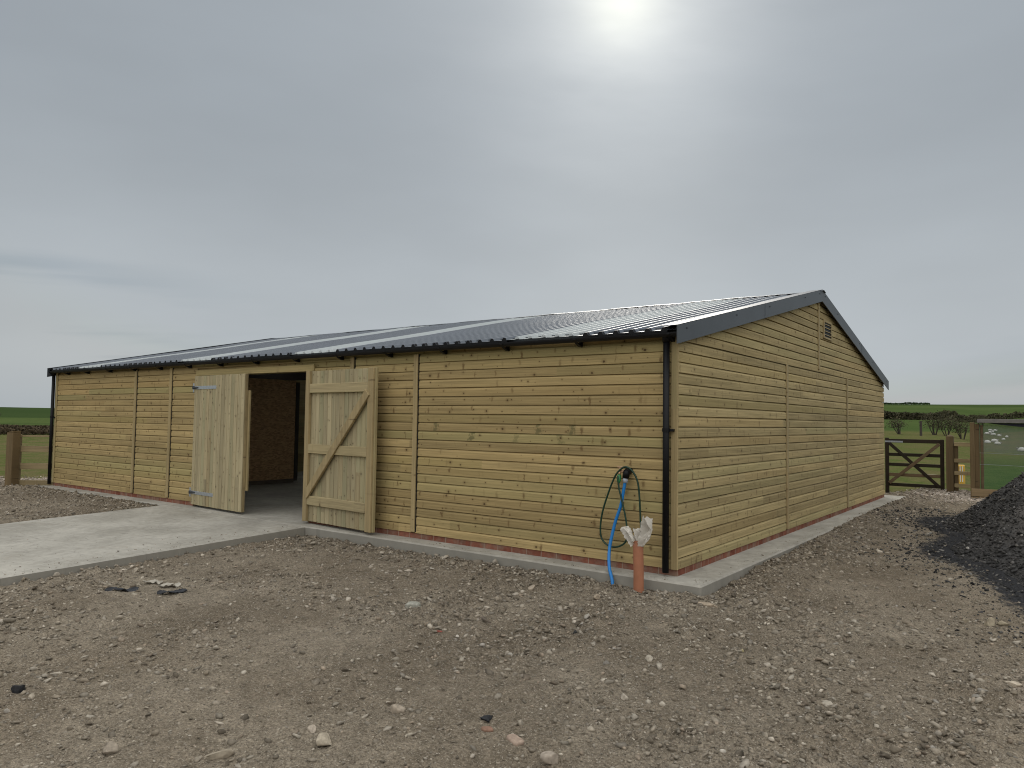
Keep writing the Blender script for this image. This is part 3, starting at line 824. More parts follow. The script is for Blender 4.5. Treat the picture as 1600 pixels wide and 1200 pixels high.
# bargeboards of folded grey metal: face and top flange
def barge(x, sgn, front, lead):
    g_ = MB()
    yy = lambda y: y if front else BW - y
    a = (yy(-0.20), EZ - 0.20 * SL * 0 + CR + 0.0); b_ = (RY, RZ + CR + 0.035)
    za = EZ + (-0.04) * SL + CR + 0.02
    ya = yy(-0.19)
    zb = RZ + CR + 0.02
    H = 0.205
    t = 0.012
    face = [(x, ya, za - H), (x, ya, za), (x, RY, zb), (x, RY, zb - H)]
    back_ = [(x - sgn * t, y, z) for _, y, z in face]
    q = [(0, 3, 2, 1)] if (front == (sgn > 0)) else [(0, 1, 2, 3)]
    g_.add(face + back_, [(0, 1, 2, 3), (7, 6, 5, 4), (0, 4, 5, 1), (3, 2, 6, 7), (0, 3, 7, 4), (1, 5, 6, 2)])
    fl = [(x, ya, za + .003), (x, RY, zb + .003), (x - sgn * 0.20, RY, zb + .003), (x - sgn * 0.20, ya, za + .003)]
    g_.add(fl + [(p[0], p[1], p[2] - .006) for p in fl], [(0, 1, 2, 3), (7, 6, 5, 4), (0, 4, 5, 1), (2, 6, 7, 3), (0, 3, 7, 4)])
    o_ = g_.build('bargeboard', 'slate_metal', barn)
    # lap joint and fixing screws
    for tt in (0.485,):
        yj = ya + (RY - ya) * tt; zj = za + (zb - za) * tt
        MB().box((x + sgn * 0.0005, min(yj, yj + .012), zj - H + .004), (x + sgn * 0.003, max(yj, yj + .012), zj - .002)).build('lap_joint', 'slate_metal', o_)
    for tt in (0.04, 0.3, 0.52, 0.82, 0.97):
        yj = ya + (RY - ya) * tt; zj = za + (zb - za) * tt - 0.06
        MB().tube([(x + sgn * .001, yj, zj), (x + sgn * .008, yj, zj)], 0.009, 8).build('screw', 'hinge_dark', o_)
    return o_
barge(0.075, 1, True, 0); barge(0.075, 1, False, 0)
barge(-L - 0.075, -1, True, 0); barge(-L - 0.075, -1, False, 0)

# gutter along the front eave
m_ = MB(); gp = []
for k in range(11):
    a = math.pi + math.pi * k / 10; gp.append((-0.115 + 0.050 * math.cos(a), 2.590 + 0.050 * math.sin(a)))
gin = [(-0.115 + 0.045 * math.cos(math.pi + math.pi * k / 10), 2.592 + 0.045 * math.sin(math.pi + math.pi * k / 10)) for k in range(10, -1, -1)]
ring = gp + gin; n = len(ring)
v = [(x, y, z) for x in (-L - 0.10, 0.05) for y, z in ring]
f = [(i, i + n, (i + 1) % n + n, (i + 1) % n) for i in range(n)] + [tuple(range(11))[::-1], tuple(n + i for i in range(11))]
m_.add(v, f); gut = m_.build('gutter', 'gutter', barn)
for x in (-0.05, -1.25, -2.35, -3.42, -4.48, -5.55, -6.62, -7.72, -8.8, -9.85, -10.9, -11.9, -12.95, -14.0, -14.95):
    b_ = MB()
    pts = [(0.0, 2.60), (0.0, 2.498), (-0.04, 2.496), (-0.10, 2.522), (-0.168, 2.565), (-0.168, 2.585), (-0.115, 2.535), (-0.03, 2.545)]
    v = [(x + s_, y, z) for s_ in (-0.02, 0.02) for y, z in pts]; k = len(pts)
    b_.add(v, [(7, 6, 5, 4, 3, 2, 1, 0), tuple(range(k, 2 * k))] + [(i, (i + 1) % k, k + (i + 1) % k, k + i) for i in range(k)])
    b_.build('gutter_bracket', 'black', gut)
def downpipe(x, left=False):
    d_ = MB()
    d_.tube([(x, -0.062, 2.54), (x, -0.062, -0.035)], 0.036, 16)
    d_.tube([(x, -0.085, 2.60), (x, -0.062, 2.50)], 0.045, 14)
    o_ = d_.build('downpipe', 'black', barn, True)
    m1 = MB(); m1.tube([(x, -0.062, 1.50), (x, -0.062, 1.54)], 0.044, 14); m1.box((x - 0.01, -0.062, 1.505), (x + 0.085, -0.024, 1.532)); m1.build('pipe_clip', 'black', o_)
    return o_
downpipe(-0.115); downpipe(-L - 0.03)

# ------------------------------------------------------------------ doors
LW = 1.73
def door(hx, hy, ang_, name, label_part=None, face='out'):
    """leaf in its own frame: u from hinge to free edge, boards face -v side"""
    e = bpy.data.objects.new(name, None); COL.objects.link(e); e.parent = barn
    e.location = (hx, hy, 0); e.rotation_euler = (0, 0, ang_)
    return e
Z0, Z1 = -0.035, 2.338
def leaf(parent, with_ledges):
    """u = local x from 0 to LW; outer board face at local y=-0.022, framing behind at y 0..0.05"""
    rg = np.random.default_rng(7 if with_ledges else 8)
    bd = MB(); n = 16; w = LW / n
    for k in range(n):
        j = rg.uniform(-0.0025, 0.0025)
        bd.box((k * w + 0.005, -0.022 + j, Z0 + 0.004 * rg.random()), ((k + 1) * w - 0.005, -0.001 + j * 0.3, Z1 - 0.004 * rg.random()), None, 0.006)
    bd.box((0.01, -0.012, Z0 + .01), (LW - .01, -0.008, Z1 - .01))
    bd.build('door_boards', 'door', parent)
    for x0, x1 in ((0.0, 0.105), (LW - 0.125, LW - 0.0)):
        MB().box((x0, 0.0, Z0), (x1, 0.05, Z1), None, 0.005).build('stile', 'brace', parent)
    for z in (2.06, 1.11, 0.30):
        MB().box((0.107, 0.0, z - 0.072), (LW - 0.127, 0.045, z + 0.072), None, 0.005).build('ledge', 'ledge', parent)
    return parent
# leaf on the left, nearly closed, boards outwards
dl = door(DX0 + 0.03, -0.045, R(-3.2), 'door'); dl['label'] = 'nearly closed door leaf showing its plain boarded face'
leaf(dl, False)
MB().beam((0.12, 0.022, 0.40), (LW - 0.14, 0.022, 1.98), 0.04, 0.13, (0, 0, 1)).build('brace', 'brace', dl)
MB().box((LW - 0.03, 0.052, 0.33), (LW + 0.045, 0.085, 2.05), None, 0.004).build('meeting_strip', 'trim', dl)
for z, nm in ((2.12, 'hinge'), (0.19, 'hinge')):
    h = MB(); h.box((-0.03, -0.031, z - 0.03), (0.80, -0.0245, z + 0.03), None, 0.002); h.box((-0.045, -0.030, z - 0.085), (0.005, -0.024, z + 0.085), None, 0.002)
    ho = h.build(nm, 'galv', dl)
    MB().tube([(0.0, -0.045, z - 0.028), (0.0, -0.045, z + 0.028)], 0.020, 12).build('hinge_eye', 'hinge_dark', ho)
    MB().tube([(0.02, -0.038, z), (0.16, -0.034, z)], [0.024, 0.012], 8).build('hinge_crank', 'hinge_dark', ho)
# leaf on the right, swung wide open, ledges and brace towards the yard
dr = door(DX1 + 0.035, -0.055, 0.0, 'door'); dr['label'] = 'wide open door leaf showing ledges and a diagonal brace'
dr.rotation_euler = (0, math.pi, 0)      # inner side out; u now runs along -x
dr.rotation_euler = (0, 0, R(-5.2)); dr.scale = (1, -1, 1)
leaf(dr, True)
MB().beam((0.09, 0.050, 0.37), (LW - 0.11, 0.050, 1.98), 0.045, 0.125, (0, 0, 1)).build('brace', 'brace', dr)
MB().box((LW - 0.0, -0.022, Z0 + .002), (LW + 0.035, 0.02, Z1 - .002), None, 0.004).build('meeting_strip', 'brace', dr)
for z in (2.12, 0.19):
    MB().box((-0.03, -0.031, z - 0.03), (0.80, -0.0245, z + 0.03), None, 0.002).build('hinge', 'galv', dr)

# ------------------------------------------------------------------ inside the barn
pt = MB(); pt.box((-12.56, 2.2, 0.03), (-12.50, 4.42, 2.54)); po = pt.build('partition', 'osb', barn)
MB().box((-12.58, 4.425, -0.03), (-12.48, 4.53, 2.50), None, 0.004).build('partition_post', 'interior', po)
MB().box((-12.58, 2.2, -0.07), (-12.49, 4.42, 0.026)).build('partition_gap_strip', 'stick', po)  # dark strip stands in for the shaded gap under the panel
MB().box((-15.3, 8.9, -0.07), (-8.0, 9.0, 2.7)).build('inner_wall', 'interior', barn); MB().box((-15.3, 4.5, 2.56), (-1, 4.6, 2.75)).build('tie_beam', 'interior', barn)  # inner wall added dark, standing in for the darkness at the back
MB().box((-13.2, 8.55, 2.36), (-9.4, 8.895, 2.42)).build('shelf', 'trim_h', barn)
MB().box((-12.4, 8.2, 0.10), (-11.0, 8.25, 0.16)).build('bench_rail', 'greyplastic', barn)

# ------------------------------------------------------------------ tap, hoses, standing pipe
tap = thing('outside_tap', 'small brass tap with black lagged elbow on the wall beside the downpipe', 'tap', (-0.63, -0.0, 1.0))
TP = Vector((0.63, 0, -1.0))
def rel(pts, o3): return [(p[0] - o3[0], p[1] - o3[1], p[2] - o3[2]) for p in pts]
o3 = (-0.63, 0, 1.0)
MB().tube(rel([(-0.585, 0.0, 1.045), (-0.585, -0.05, 1.045), (-0.59, -0.075, 1.03), (-0.600, -0.08, 0.965)], o3), [.036, .042, .042, .038], 14).build('lagged_elbow', 'black', tap, True)
m_ = MB(); m_.tube(rel([(-0.60, -0.07, 1.04), (-0.675, -0.085, 1.04)], o3), .017, 12); m_.tube(rel([(-0.675, -0.085, 1.05), (-0.675, -0.088, 0.985)], o3), .016, 12)
m_.tube(rel([(-0.668, -0.085, 1.05), (-0.668, -0.085, 1.085)], o3), .009, 8); m_.build('tap_body', 'brass', tap, True)
m_ = MB(); m_.beam(Vector((-0.705, -0.088, 1.088)) - Vector(o3), Vector((-0.632, -0.088, 1.088)) - Vector(o3), 0.012, 0.014); m_.build('tap_handle', 'brass', tap)
tag(MB().tube(spline([(-0.602, -.08, 0.935), (-0.624, -0.085, 0.812), (-0.653, -0.09, 0.651), (-0.712, -0.1, 0.474), (-0.746, -0.125, 0.299), (-0.752, -0.17, 0.146), (-0.701, -0.26, -0.021), (-0.612, -0.345, -0.178), (-0.63, -.36, -.36)]), 0.0185, 12).build('water_pipe', 'bluepipe', None, True),
    'bright blue plastic water pipe running from the tap down into the rubble', 'pipe')
bp = bpy.data.objects['water_pipe']
MB().tube([(-0.600, -0.08, 0.975), (-0.602, -0.08, 0.915)], 0.030, 14).build('pipe_coupling', 'greyplastic', bp, True)
HP = [(-0.675, 0.985), (-0.668, 0.865), (-0.629, 0.723), (-0.578, 0.525), (-0.561, 0.383), (-0.585, 0.265), (-0.649, 0.201), (-0.747, 0.173), (-0.848, 0.201), (-0.907, 0.275), (-0.917, 0.407), (-0.885, 0.586), (-0.811, 0.798), (-0.738, 0.963), (-0.672, 1.045), (-0.591, 1.093), (-0.51, 1.055), (-0.445, 0.937), (-0.42, 0.739), (-0.407, 0.483), (-0.40, 0.40)]
n_ = len(HP)
hose = MB().tube(spline([(x, -0.085 - 0.03 * (i < 5) - 0.022 * math.exp(-((i - 15) / 1.6) ** 2), z) for i, (x, z) in enumerate(HP)]), 0.0105, 10).build('garden_hose', 'greenhose', None, True)
tag(hose, 'dark green garden hose looped over the tap in a long teardrop', 'hose')
MB().tube([(-0.675, -0.09, 1.0), (-0.675, -0.095, 0.98), (-0.674, -0.10, 0.935), (-0.672, -.112, 0.905)], [.018, .026, .024, .013], 12).build('hose_connector', 'green', hose, True)

sp_ = thing('drain_pipe', 'upright terracotta drainage pipe standing in rubble at the barn corner', 'pipe', (-0.25, -0.43, -0.28))
m_ = MB()
m_.tube([(0, 0, -0.1), (-0.004, 0.003, 0.30), (-0.018, 0.01, 0.62)], 0.055, 24, cap=False); m_.tube([(-0.0178, 0.0098, 0.615), (-0.018, 0.01, 0.60)], 0.0515, 24)
m_.build('pipe_body', 'clay', sp_, True)
# crumpled sheet stuffed in the pipe mouth
rg = np.random.default_rng(21)
def crumple(name, c, dirv, h, w, seed):
    rg = np.random.default_rng(seed); nu, nv = 15, 13; v = []; f = []
    D = np.array(dirv, float); D /= np.linalg.norm(D); S = np.array([0.86, -0.45, 0.1]); Nn = np.cross(D, S)
    for j in range(nv):
        t = j / (nv - 1); ww = w * (0.22 + 1.0 * math.sin(math.pi * (0.12 + 0.72 * t)))
        for i in range(nu):
            s = i / (nu - 1) - 0.5
            fold = 0.30 * w * math.sin(s * 9 + seed + t * 3.5) * (0.35 + t) + 0.12 * w * math.sin(s * 21 + t * 7) + rg.normal(0, 0.006)
            jag = (0.10 * h * math.sin(s * 13 + seed) + 0.05 * h * math.sin(s * 31)) * t
            v.append(np.array(c) + D * (h * t + jag) + S * ww * s + Nn * (fold + 0.35 * w * (s * 2) ** 2 * (1 - t) * 0.4))
    for j in range(nv - 1):
        for i in range(nu - 1):
            p = j * nu + i; f.append((p, p + 1, p + nu + 1, p + nu))
    v = [tuple(q) for q in v]; k = len(v)
    v2 = [tuple(np.array(q) - Nn * 0.002) for q in v]
    return v + v2, f + [tuple(a + k for a in q[::-1]) for q in f]
m_ = MB()
for c, D_, h, w, s_ in (((0.02, -0.01, 0.56), (0.36, 0, 1), 0.31, 0.17, 3), ((-0.045, -0.02, 0.56), (-0.38, -0.05, 1), 0.20, 0.12, 5), ((0.0, 0.02, 0.57), (-0.02, 0.1, 1), 0.16, 0.15, 9)):
    m_.add(*crumple('paper', (c[0] - .02, c[1], c[2]), D_, h, w, s_))
po_ = m_.build('paper_plug', 'paper'); po_.location = (-0.25, -0.43, -0.28)
tag(po_, 'crumpled off white sheet stuffed into the mouth of the drainage pipe', 'paper')

# ------------------------------------------------------------------ stones
def ico(sub):
    import bmesh
    bm = bmesh.new(); bmesh.ops.create_icosphere(bm, subdivisions=sub, radius=1.0)
    v = np.array([q.co[:] for q in bm.verts]); f = np.array([[q.index for q in p.verts] for p in bm.faces]); bm.free(); return v, f
def rock_shape(sub, seed, cuts=7):
    rg = np.random.default_rng(seed); v, f = ico(sub); v = v.copy()
    for _ in range(cuts):
        n_ = rg.normal(size=3); n_ /= np.linalg.norm(n_); d_ = rg.uniform(0.5, 0.85)
        if sub > 2: d_ *= 0.78
        s = v @ n_; over = s > d_; v[over] -= np.outer(s[over] - d_, n_) * (1.0 if sub > 2 else 0.92)
    v *= (1 + rg.normal(0, {1: 0.32, 2: 0.05}.get(sub, 0.008), (len(v), 1)))
    if sub == 2: v *= (1 + 0.16 * np.sin(v[:, [1, 2, 0]] * rg.uniform(2, 4.5) + rg.uniform(0, 6, 3)))
    v /= np.abs(v).max(); return v, f
SH = {k: [rock_shape(k, 100 * k + i, 6 + i % 4) for i in range(16)] for k in (1, 2)}
def tints(n, pal, rg):
    p = np.array(pal); k = rg.integers(0, len(p), n); return p[k] * rg.uniform(0.5, 1.25, (n, 1))
RUB = [(.30, .262, .205), (.33, .285, .222), (.26, .22, .168), (.40, .35, .28), (.28, .24, .185), (.21, .175, .13), (.34, .30, .24), (.29, .235, .175), (.25, .212, .16)]
def scatter(xy, size, zf, sub, pal, seed, sink=0.30, flat=(0.3, 0.7)):
    rg = np.random.default_rng(seed); n = len(xy); V = []; F = []; C = []
    base = 0; col = tints(n, pal, rg); kinds = rg.integers(0, 16, n)
    zz = zf(xy[:, 0], xy[:, 1])
    for k in range(16):
        ids = np.nonzero(kinds == k)[0]
        if not len(ids): continue
        sv, sf = SH[sub][k]; m_ = len(ids)
        sc = np.stack([size[ids] * rg.uniform(.75, 1.25, m_), size[ids] * rg.uniform(.5, .95, m_), size[ids] * rg.uniform(*flat, m_)], 1) * 0.5
        a = rg.uniform(0, 2 * math.pi, m_); tx = rg.normal(0, .22, m_); ty = rg.normal(0, .22, m_)
        P = sv[None] * sc[:, None]
        x, y, z = P[..., 0], P[..., 1], P[..., 2]
        z2 = z + x * tx[:, None] + y * ty[:, None]
        x2 = x * np.cos(a)[:, None] - y * np.sin(a)[:, None]; y2 = x * np.sin(a)[:, None] + y * np.cos(a)[:, None]
        Q = np.stack([x2 + xy[ids, 0][:, None], y2 + xy[ids, 1][:, None], z2 + (zz[ids] + sc[:, 2] * (1 - 2 * sink) * 0.6)[:, None]], -1)
        V.append(Q.reshape(-1, 3)); F.append((sf[None] + (base + np.arange(m_) * len(sv))[:, None, None]).reshape(-1, 3))
        C.append(np.repeat(col[ids], len(sv), 0)); base += m_ * len(sv)
    return np.concatenate(V), np.concatenate(F), np.concatenate(C)
def free(x, y):
    slab = (x < 0.40) & (x > -L - 0.14) & (y > -0.30) & (y < BW + 0.62)
    rmp = (x < -5.99) & (x > -10.27) & (y < -0.2) & (y > -4.47)
    return ~(slab | rmp) & (yard_edge(x, y) > 0.6) & (pile_h(x, y)[1] > 0.97)
rg = np.random.default_rng(77)
n = 300000
rr = np.exp(rg.uniform(math.log(1.3), math.log(27), n)); aa = YAW + rg.uniform(-0.80, 0.78, n)
x = CAM[0] + rr * np.sin(aa); y = CAM[1] + rr * np.cos(aa)
s = rr * 0.0021 * (1 + rg.pareto(2.15, n)); s = np.clip(s, 0.005, 0.085)
clump = fbm(x * 0.9, y * 0.9, 3)
ok = free(x, y) & (rg.random(n) < np.clip(0.40 + 0.7 * rough_patch(x, y) + 0.5 * clump, 0.16, 1))
x, y, s = x[ok], y[ok], s[ok]
dk = (pile_h(x, y)[1] + rg.normal(0, .10, len(x))) < 1.16
A = scatter(np.stack([x, y], 1)[~dk], s[~dk], gz, 1, RUB, 1)
DARK = [(.043, .042, .041), (.058, .056, .054), (.078, .075, .071), (.035, .034, .033), (.105, .10, .094)]
B = scatter(np.stack([x, y], 1)[dk], s[dk], gz, 1, DARK + [(.2, .19, .17)], 2)
n = 30000
hx_ = rg.uniform(0.4, 5.2, n); hy_ = rg.uniform(-0.9, 11.8, n); hq = pile_h(hx_, hy_)[1]
ok = free(hx_, hy_) & (hq < 1.30) & (rg.random(n) < np.clip(1.9 - 6.0 * (hq - 0.97), 0.03, 1) * (0.45 + 1.2 * rough_patch(hx_, hy_)))
hx_, hy_ = hx_[ok], hy_[ok]; hd = np.hypot(hx_ - CAM[0], hy_ - CAM[1])
H1 = scatter(np.stack([hx_, hy_], 1), np.clip(hd * .0018 * (1 + rg.pareto(2.4, len(hx_))), .010, .07), gz, 1, DARK * 4 + [(.30, .27, .22), (.22, .19, .15)], 8)
# rubble banked against the slab edges and along the end wall
n = 5200
t = rg.random(n); sidec = rg.random(n) < 0.62
ex = np.where(sidec, 0.44 + np.abs(rg.normal(0, .34, n)), rg.uniform(-5.9, 0.6, n))
ey = np.where(sidec, rg.uniform(-0.5, 12.6, n), -0.33 - np.abs(rg.normal(0, .22, n)))
es = np.clip(0.022 * (1 + rg.pareto(2.6, n)), 0.02, 0.13); ok = free(ex, ey)
Cc = scatter(np.stack([ex, ey], 1)[ok], es[ok], gz, 1, RUB[:6] + [(.23, .19, .15)], 3)
# pale gravel by the gate, rubble by the far left fence
n = 5200
px2 = np.where(rg.random(n) < .6, rg.uniform(0.3, 2.4, n), rg.uniform(-19.5, -15.9, n)); py2 = np.where(px2 > 0, rg.uniform(11.3, 15.6, n), rg.uniform(-1.2, 5.0, n))
ok = free(px2, py2); ps = np.clip(0.022 * (1 + rg.pareto(2.4, n)), .02, .12)
Dd = scatter(np.stack([px2, py2], 1)[ok], ps[ok], gz, 1, [(.52, .44, .36), (.46, .38, .31), (.58, .52, .45), (.38, .32, .26)], 4)
# middling stones, denser in the foreground
n = 5600
rr = rg.uniform(2.0, 12, n); aa = YAW + rg.uniform(-0.74, 0.72, n); mx = CAM[0] + rr * np.sin(aa); my = CAM[1] + rr * np.cos(aa)
ms = np.clip(0.024 * (1 + rg.pareto(2.9, n)), .024, .10) ; ok = free(mx, my) & (rg.random(n) < np.clip(0.06 + 0.9 * rough_patch(mx, my), .05, 1))
Ee = scatter(np.stack([mx, my], 1)[ok], ms[ok], gz, 2, RUB + [(.42, .38, .32)], 5)
n = 420
cx_ = np.where(rg.random(n) < .6, 0.36 - np.abs(rg.normal(0, .12, n)), rg.uniform(-5.8, .3, n)); cy_ = np.where(cx_ > 0.02, rg.uniform(-.25, 12, n), -.26 + np.abs(rg.normal(0, .07, n)))
ok = (cx_ > 0.02) | (cy_ < -0.03)
G1 = scatter(np.stack([cx_, cy_], 1)[ok], np.clip(.010 * (1 + rg.pareto(3, ok.sum())), .008, .045), lambda x, y: np.full(len(x), -.075), 1, RUB, 6, sink=0.1)
n = 260
cy_ = rg.uniform(-4.3, -.3, n); cx_ = np.where(rg.random(n) < .7, -6.02 - np.abs(rg.normal(0, .25, n)), rg.uniform(-10.2, -6.1, n))
G2 = scatter(np.stack([cx_, cy_], 1), np.clip(.012 * (1 + rg.pareto(3, n)), .010, .04), lambda x, y: ramp_z(y), 1, RUB, 7, sink=0.1)
off = 0; Vv = []; Ff = []; Tt = []
for a_, b_, c_ in (A, B, H1, Cc, Dd, Ee, G1, G2):
    Vv.append(a_); Ff.append(b_ + off); Tt.append(c_); off += len(a_)
o = fast_mesh('rubble_stones', np.concatenate(Vv), np.concatenate(Ff), 'stones', None, 'tint', np.concatenate(Tt))
o['kind'] = 'stuff'; o['label'] = 'crushed stone and rubble scattered over the bare yard'

# stones and scraps one can point to
def rock(name, x, y, size, label, cat='stone', tint=(.33, .28, .22), flat=0.6, seed=0, aspect=0.75, mat='stones', group=None, rz=None, cuts=8):
    v, f = rock_shape(3, 900 + seed, cuts + 4)
    if cat == 'asphalt lump': v = v * (1 + np.random.default_rng(seed).normal(0, .14, (len(v), 1)))
    v = v * np.array([size, size * aspect, size * flat]) * 0.5
    me_c = np.tile(np.array(tint), (len(v), 1)) * np.random.default_rng(seed).uniform(.9, 1.1, (len(v), 1))
    o = fast_mesh(name, v, f, mat, None, 'tint', me_c)
    z = float(gz(np.array([x]), np.array([y]))[0])
    o.location = (x, y, z + size * flat * 0.10); o.rotation_euler = (0.1 * math.sin(seed), 0.12 * math.cos(seed * 2), rz if rz is not None else seed * 1.7)
    return tag(o, label, cat, group)
def slabstone(name, x, y, lx, ly, lz, label, tint, seed, rz, cat='stone', tilt=(0.06, 0.05)):
    m_ = MB(); rg = np.random.default_rng(seed)
    v, f = ico(3); p = np.sign(v) * np.abs(v) ** 0.5; p = p / np.abs(p).max(); p += 0.09 * np.sin(p[:, [1, 2, 0]] * 3 + seed) + rg.normal(0, .02, p.shape)
    p = p * np.array([lx, ly, lz]) / 2
    o = fast_mesh(name, p, f, 'stones', None, 'tint', np.tile(np.array(tint), (len(p), 1)))
    z = float(gz(np.array([x]), np.array([y]))[0]); o.location = (x, y, z + lz * 0.12); o.rotation_euler = (tilt[0], tilt[1], rz)
    return tag(o, label, cat)
slabstone('stone_block', -1.74, -2.31, .14, .11, .085, 'squarish pale grey stone block on the yard in front of the open door leaf', (.32, .31, .26), 1, 0.5)
rock('flat_stone', 0.56, -0.56, .22, 'tan wedge shaped stone just below the concrete corner', tint=(.37, .30, .22), seed=32, flat=.45, aspect=.55, rz=.25)
slabstone('brick_fragment', -0.97, -2.77, .07, .03, .02, 'small dark red brick fragment on the open yard', (.24, .075, .055), 3, 0.6, 'brick piece')
slabstone('brick_fragment', 0.56, -4.04, .07, .05, .03, 'brown brick fragment lying right behind a black asphalt lump', (.25, .15, .105), 4, 0.9, 'brick piece')
slabstone('flat_stone', 0.80, -4.08, .12, .065, .035, 'long pinkish flat stone in the foreground, right of the brown brick fragment', (.34, .255, .195), 5, -0.35)
rock('flat_stone', 2.11, -2.39, .13, 'thin pale flat stone lying level in the right foreground', tint=(.36, .315, .25), seed=36, flat=.3, rz=.4)
rock('flat_stone', -0.11, -4.74, .17, 'large tan flat stone among rubble in the left foreground', tint=(.38, .325, .245), seed=38, flat=.5, rz=.8)
rock('flat_stone', -0.44, -5.22, .20, 'long rounded tan stone at the bottom edge of the picture', tint=(.33, .28, .21), seed=39, flat=.45, aspect=.5, rz=.9)
rock('stone', -0.07, -4.18, .14, 'rounded tan stone alone left of the black asphalt lump', tint=(.36, .30, .23), seed=1, flat=.7)
rock('stone', 1.10, -4.15, .13, 'chunky grey brown stone at the bottom edge right of the pinkish stone', tint=(.35, .295, .235), seed=2, flat=.8, aspect=.9)
rock('stone', 1.00, -3.12, .09, 'pointed pale stone standing up on the middle of the yard', tint=(.40, .35, .28), seed=3, flat=.85)
rock('stone', 0.81, -2.35, .08, 'small round pale stone between the pipe and the foreground', tint=(.39, .345, .275), seed=4, flat=.9)
rock('stone', -0.25, -4.71, .08, 'small pale stone touching the large tan flat stone', tint=(.38, .32, .25), seed=5)
rock('stone', -1.22, -1.04, .14, 'rounded tan stone near the slab below the hose', tint=(.36, .30, .23), seed=6, flat=.75)
rock('stone', -0.44, -1.00, .13, 'angular tan stone lying left in front of the drainage pipe', tint=(.38, .31, .23), seed=7, flat=.7)
rock('stone', 1.29, -1.66, .055, 'small yellowish stone on bare soil right of the concrete corner', tint=(.50, .43, .25), seed=8)
rock('stone', -0.94, -5.57, .13, 'brown knobbly stone at the bottom left of the yard', tint=(.31, .26, .2), seed=9, flat=.7)
rock('stone', 2.83, 0.44, .21, 'largest tan stone at the foot of the black heap', tint=(.33, .28, .2), seed=10, flat=.6)
rock('stone', 2.93, 0.58, .11, 'small tan stone behind the largest stone below the black heap', tint=(.36, .31, .22), seed=11)
rock('stone', 2.65, 0.52, .10, 'small tan stone left of the largest stone below the black heap', tint=(.34, .29, .21), seed=12)
rock('stone', 3.10, -1.25, .13, 'smooth pale stone at the right edge of the yard', tint=(.46, .39, .3), seed=13, flat=.5)
rock('asphalt_lump', 0.47, -3.92, .14, 'black crumbly asphalt lump in the foreground middle', 'asphalt lump', (.035, .035, .036), .45, 14, mat='planings')
rock('asphalt_lump', -2.32, -5.52, .16, 'black crumbly asphalt lump at the lower left edge', 'asphalt lump', (.035, .035, .036), .4, 15, mat='planings')
rock('asphalt_lump', -0.02, -2.09, .075, 'small dark asphalt lump in the middle of the yard', 'asphalt lump', (.06, .058, .055), .6, 16, mat='planings')
def scrap(name, x, y, lx, ly, mat, label, cat, seed, rz, amp=0.009):
    nu, nv = 14, 9; rg = np.random.default_rng(seed); v = []; f = []
    for j in range(nv):
        for i in range(nu):
            s = i / (nu - 1) - .5; t = j / (nv - 1) - .5
            sh = 1 - 0.5 * abs(t) - 0.2 * math.sin(5 * s + seed)
            v.append((lx * s + .01 * math.sin(9 * t + seed), ly * t * sh + .15 * ly * math.sin(6 * s + seed), amp * (1 + math.sin(9 * s + 4 * t + seed) + .6 * math.sin(17 * s - 9 * t)) + rg.normal(0, .003)))
    for j in range(nv - 1):
        for i in range(nu - 1):
            p = j * nu + i; f.append((p, p + 1, p + nu + 1, p + nu))
    k = len(v); v2 = [(a_, b_, c_ - .004) for a_, b_, c_ in v]
    o = MB().add(v + v2, f + [tuple(q + k for q in w[::-1]) for w in f]).build(name, mat)
    o.location = (x, y, float(gz(np.array([x]), np.array([y]))[0]) + .012); o.rotation_euler = (0, 0, rz)
    return tag(o, label, cat)
scrap('paper_scrap', -4.75, -3.30, .20, .10, 'dirty_paper', 'torn white sheet on the soil beside the ramp, the left of two', 'paper scrap', 1, 0.3)
scrap('paper_scrap', -4.45, -3.28, .20, .12, 'dirty_paper', 'torn white sheet on the soil, the right of two beside the ramp', 'paper scrap', 2, 0.9)
scrap('plastic_scrap', -4.68, -3.69, .34, .10, 'blackbag', 'black plastic scrap lying to the left of the torn white sheets', 'plastic scrap', 3, 0.7, .012)
scrap('plastic_scrap', -4.09, -3.46, .27, .10, 'blackbag', 'black plastic scrap lying to the right of the torn white sheets', 'plastic scrap', 4, 1.1, .010)
st = MB().tube([(-.09, 0, 0), (-.03, .008, .012), (.04, -.004, .012), (.09, .01, .0)], [.010, .014, .012, .007], 7).build('stick', 'stick')
st.location = (-0.81, -2.36, float(gz(np.array([-.81]), np.array([-2.36]))[0]) + .012); st.rotation_euler = (0, 0, -.3)
tag(st, 'short broken stick lying on the middle of the yard', 'stick')

# ------------------------------------------------------------------ heap of asphalt planings
hx = np.linspace(1.3, 10.5, 300); hy = np.linspace(-0.2, 11.4, 380); X, Y = np.meshgrid(hx, hy)
h, q = pile_h(X, Y)
Z = gz(X, Y, False) + h - 0.05 + (0.06 * fbm(X * 1.3, Y * 1.3, 4) + 0.045 * np.abs(fbm(X * 7, Y * 7, 3)) + 0.03 * np.abs(fbm(X * 19, Y * 19, 2))) * sst(1.04 - q, 0, .25) - 0.15 * sst(q, 0.97, 1.06)
n1, n2 = X.shape; i = np.arange(n1 - 1)[:, None]; j = np.arange(n2 - 1)[None]
qq = np.stack([i * n2 + j, i * n2 + j + 1, (i + 1) * n2 + j + 1, (i + 1) * n2 + j], -1).reshape(-1, 4)
keep = (q.ravel()[qq] < 1.08).all(1); qq = qq[keep]
tr = np.concatenate([qq[:, [0, 1, 2]], qq[:, [0, 2, 3]]])
PV = np.stack([X, Y, Z], -1).reshape(-1, 3)
PC = np.tile(np.array([.046, .0445, .043]), (len(PV), 1)) * rng.uniform(.6, 1.5, (len(PV), 1))
n = 110000
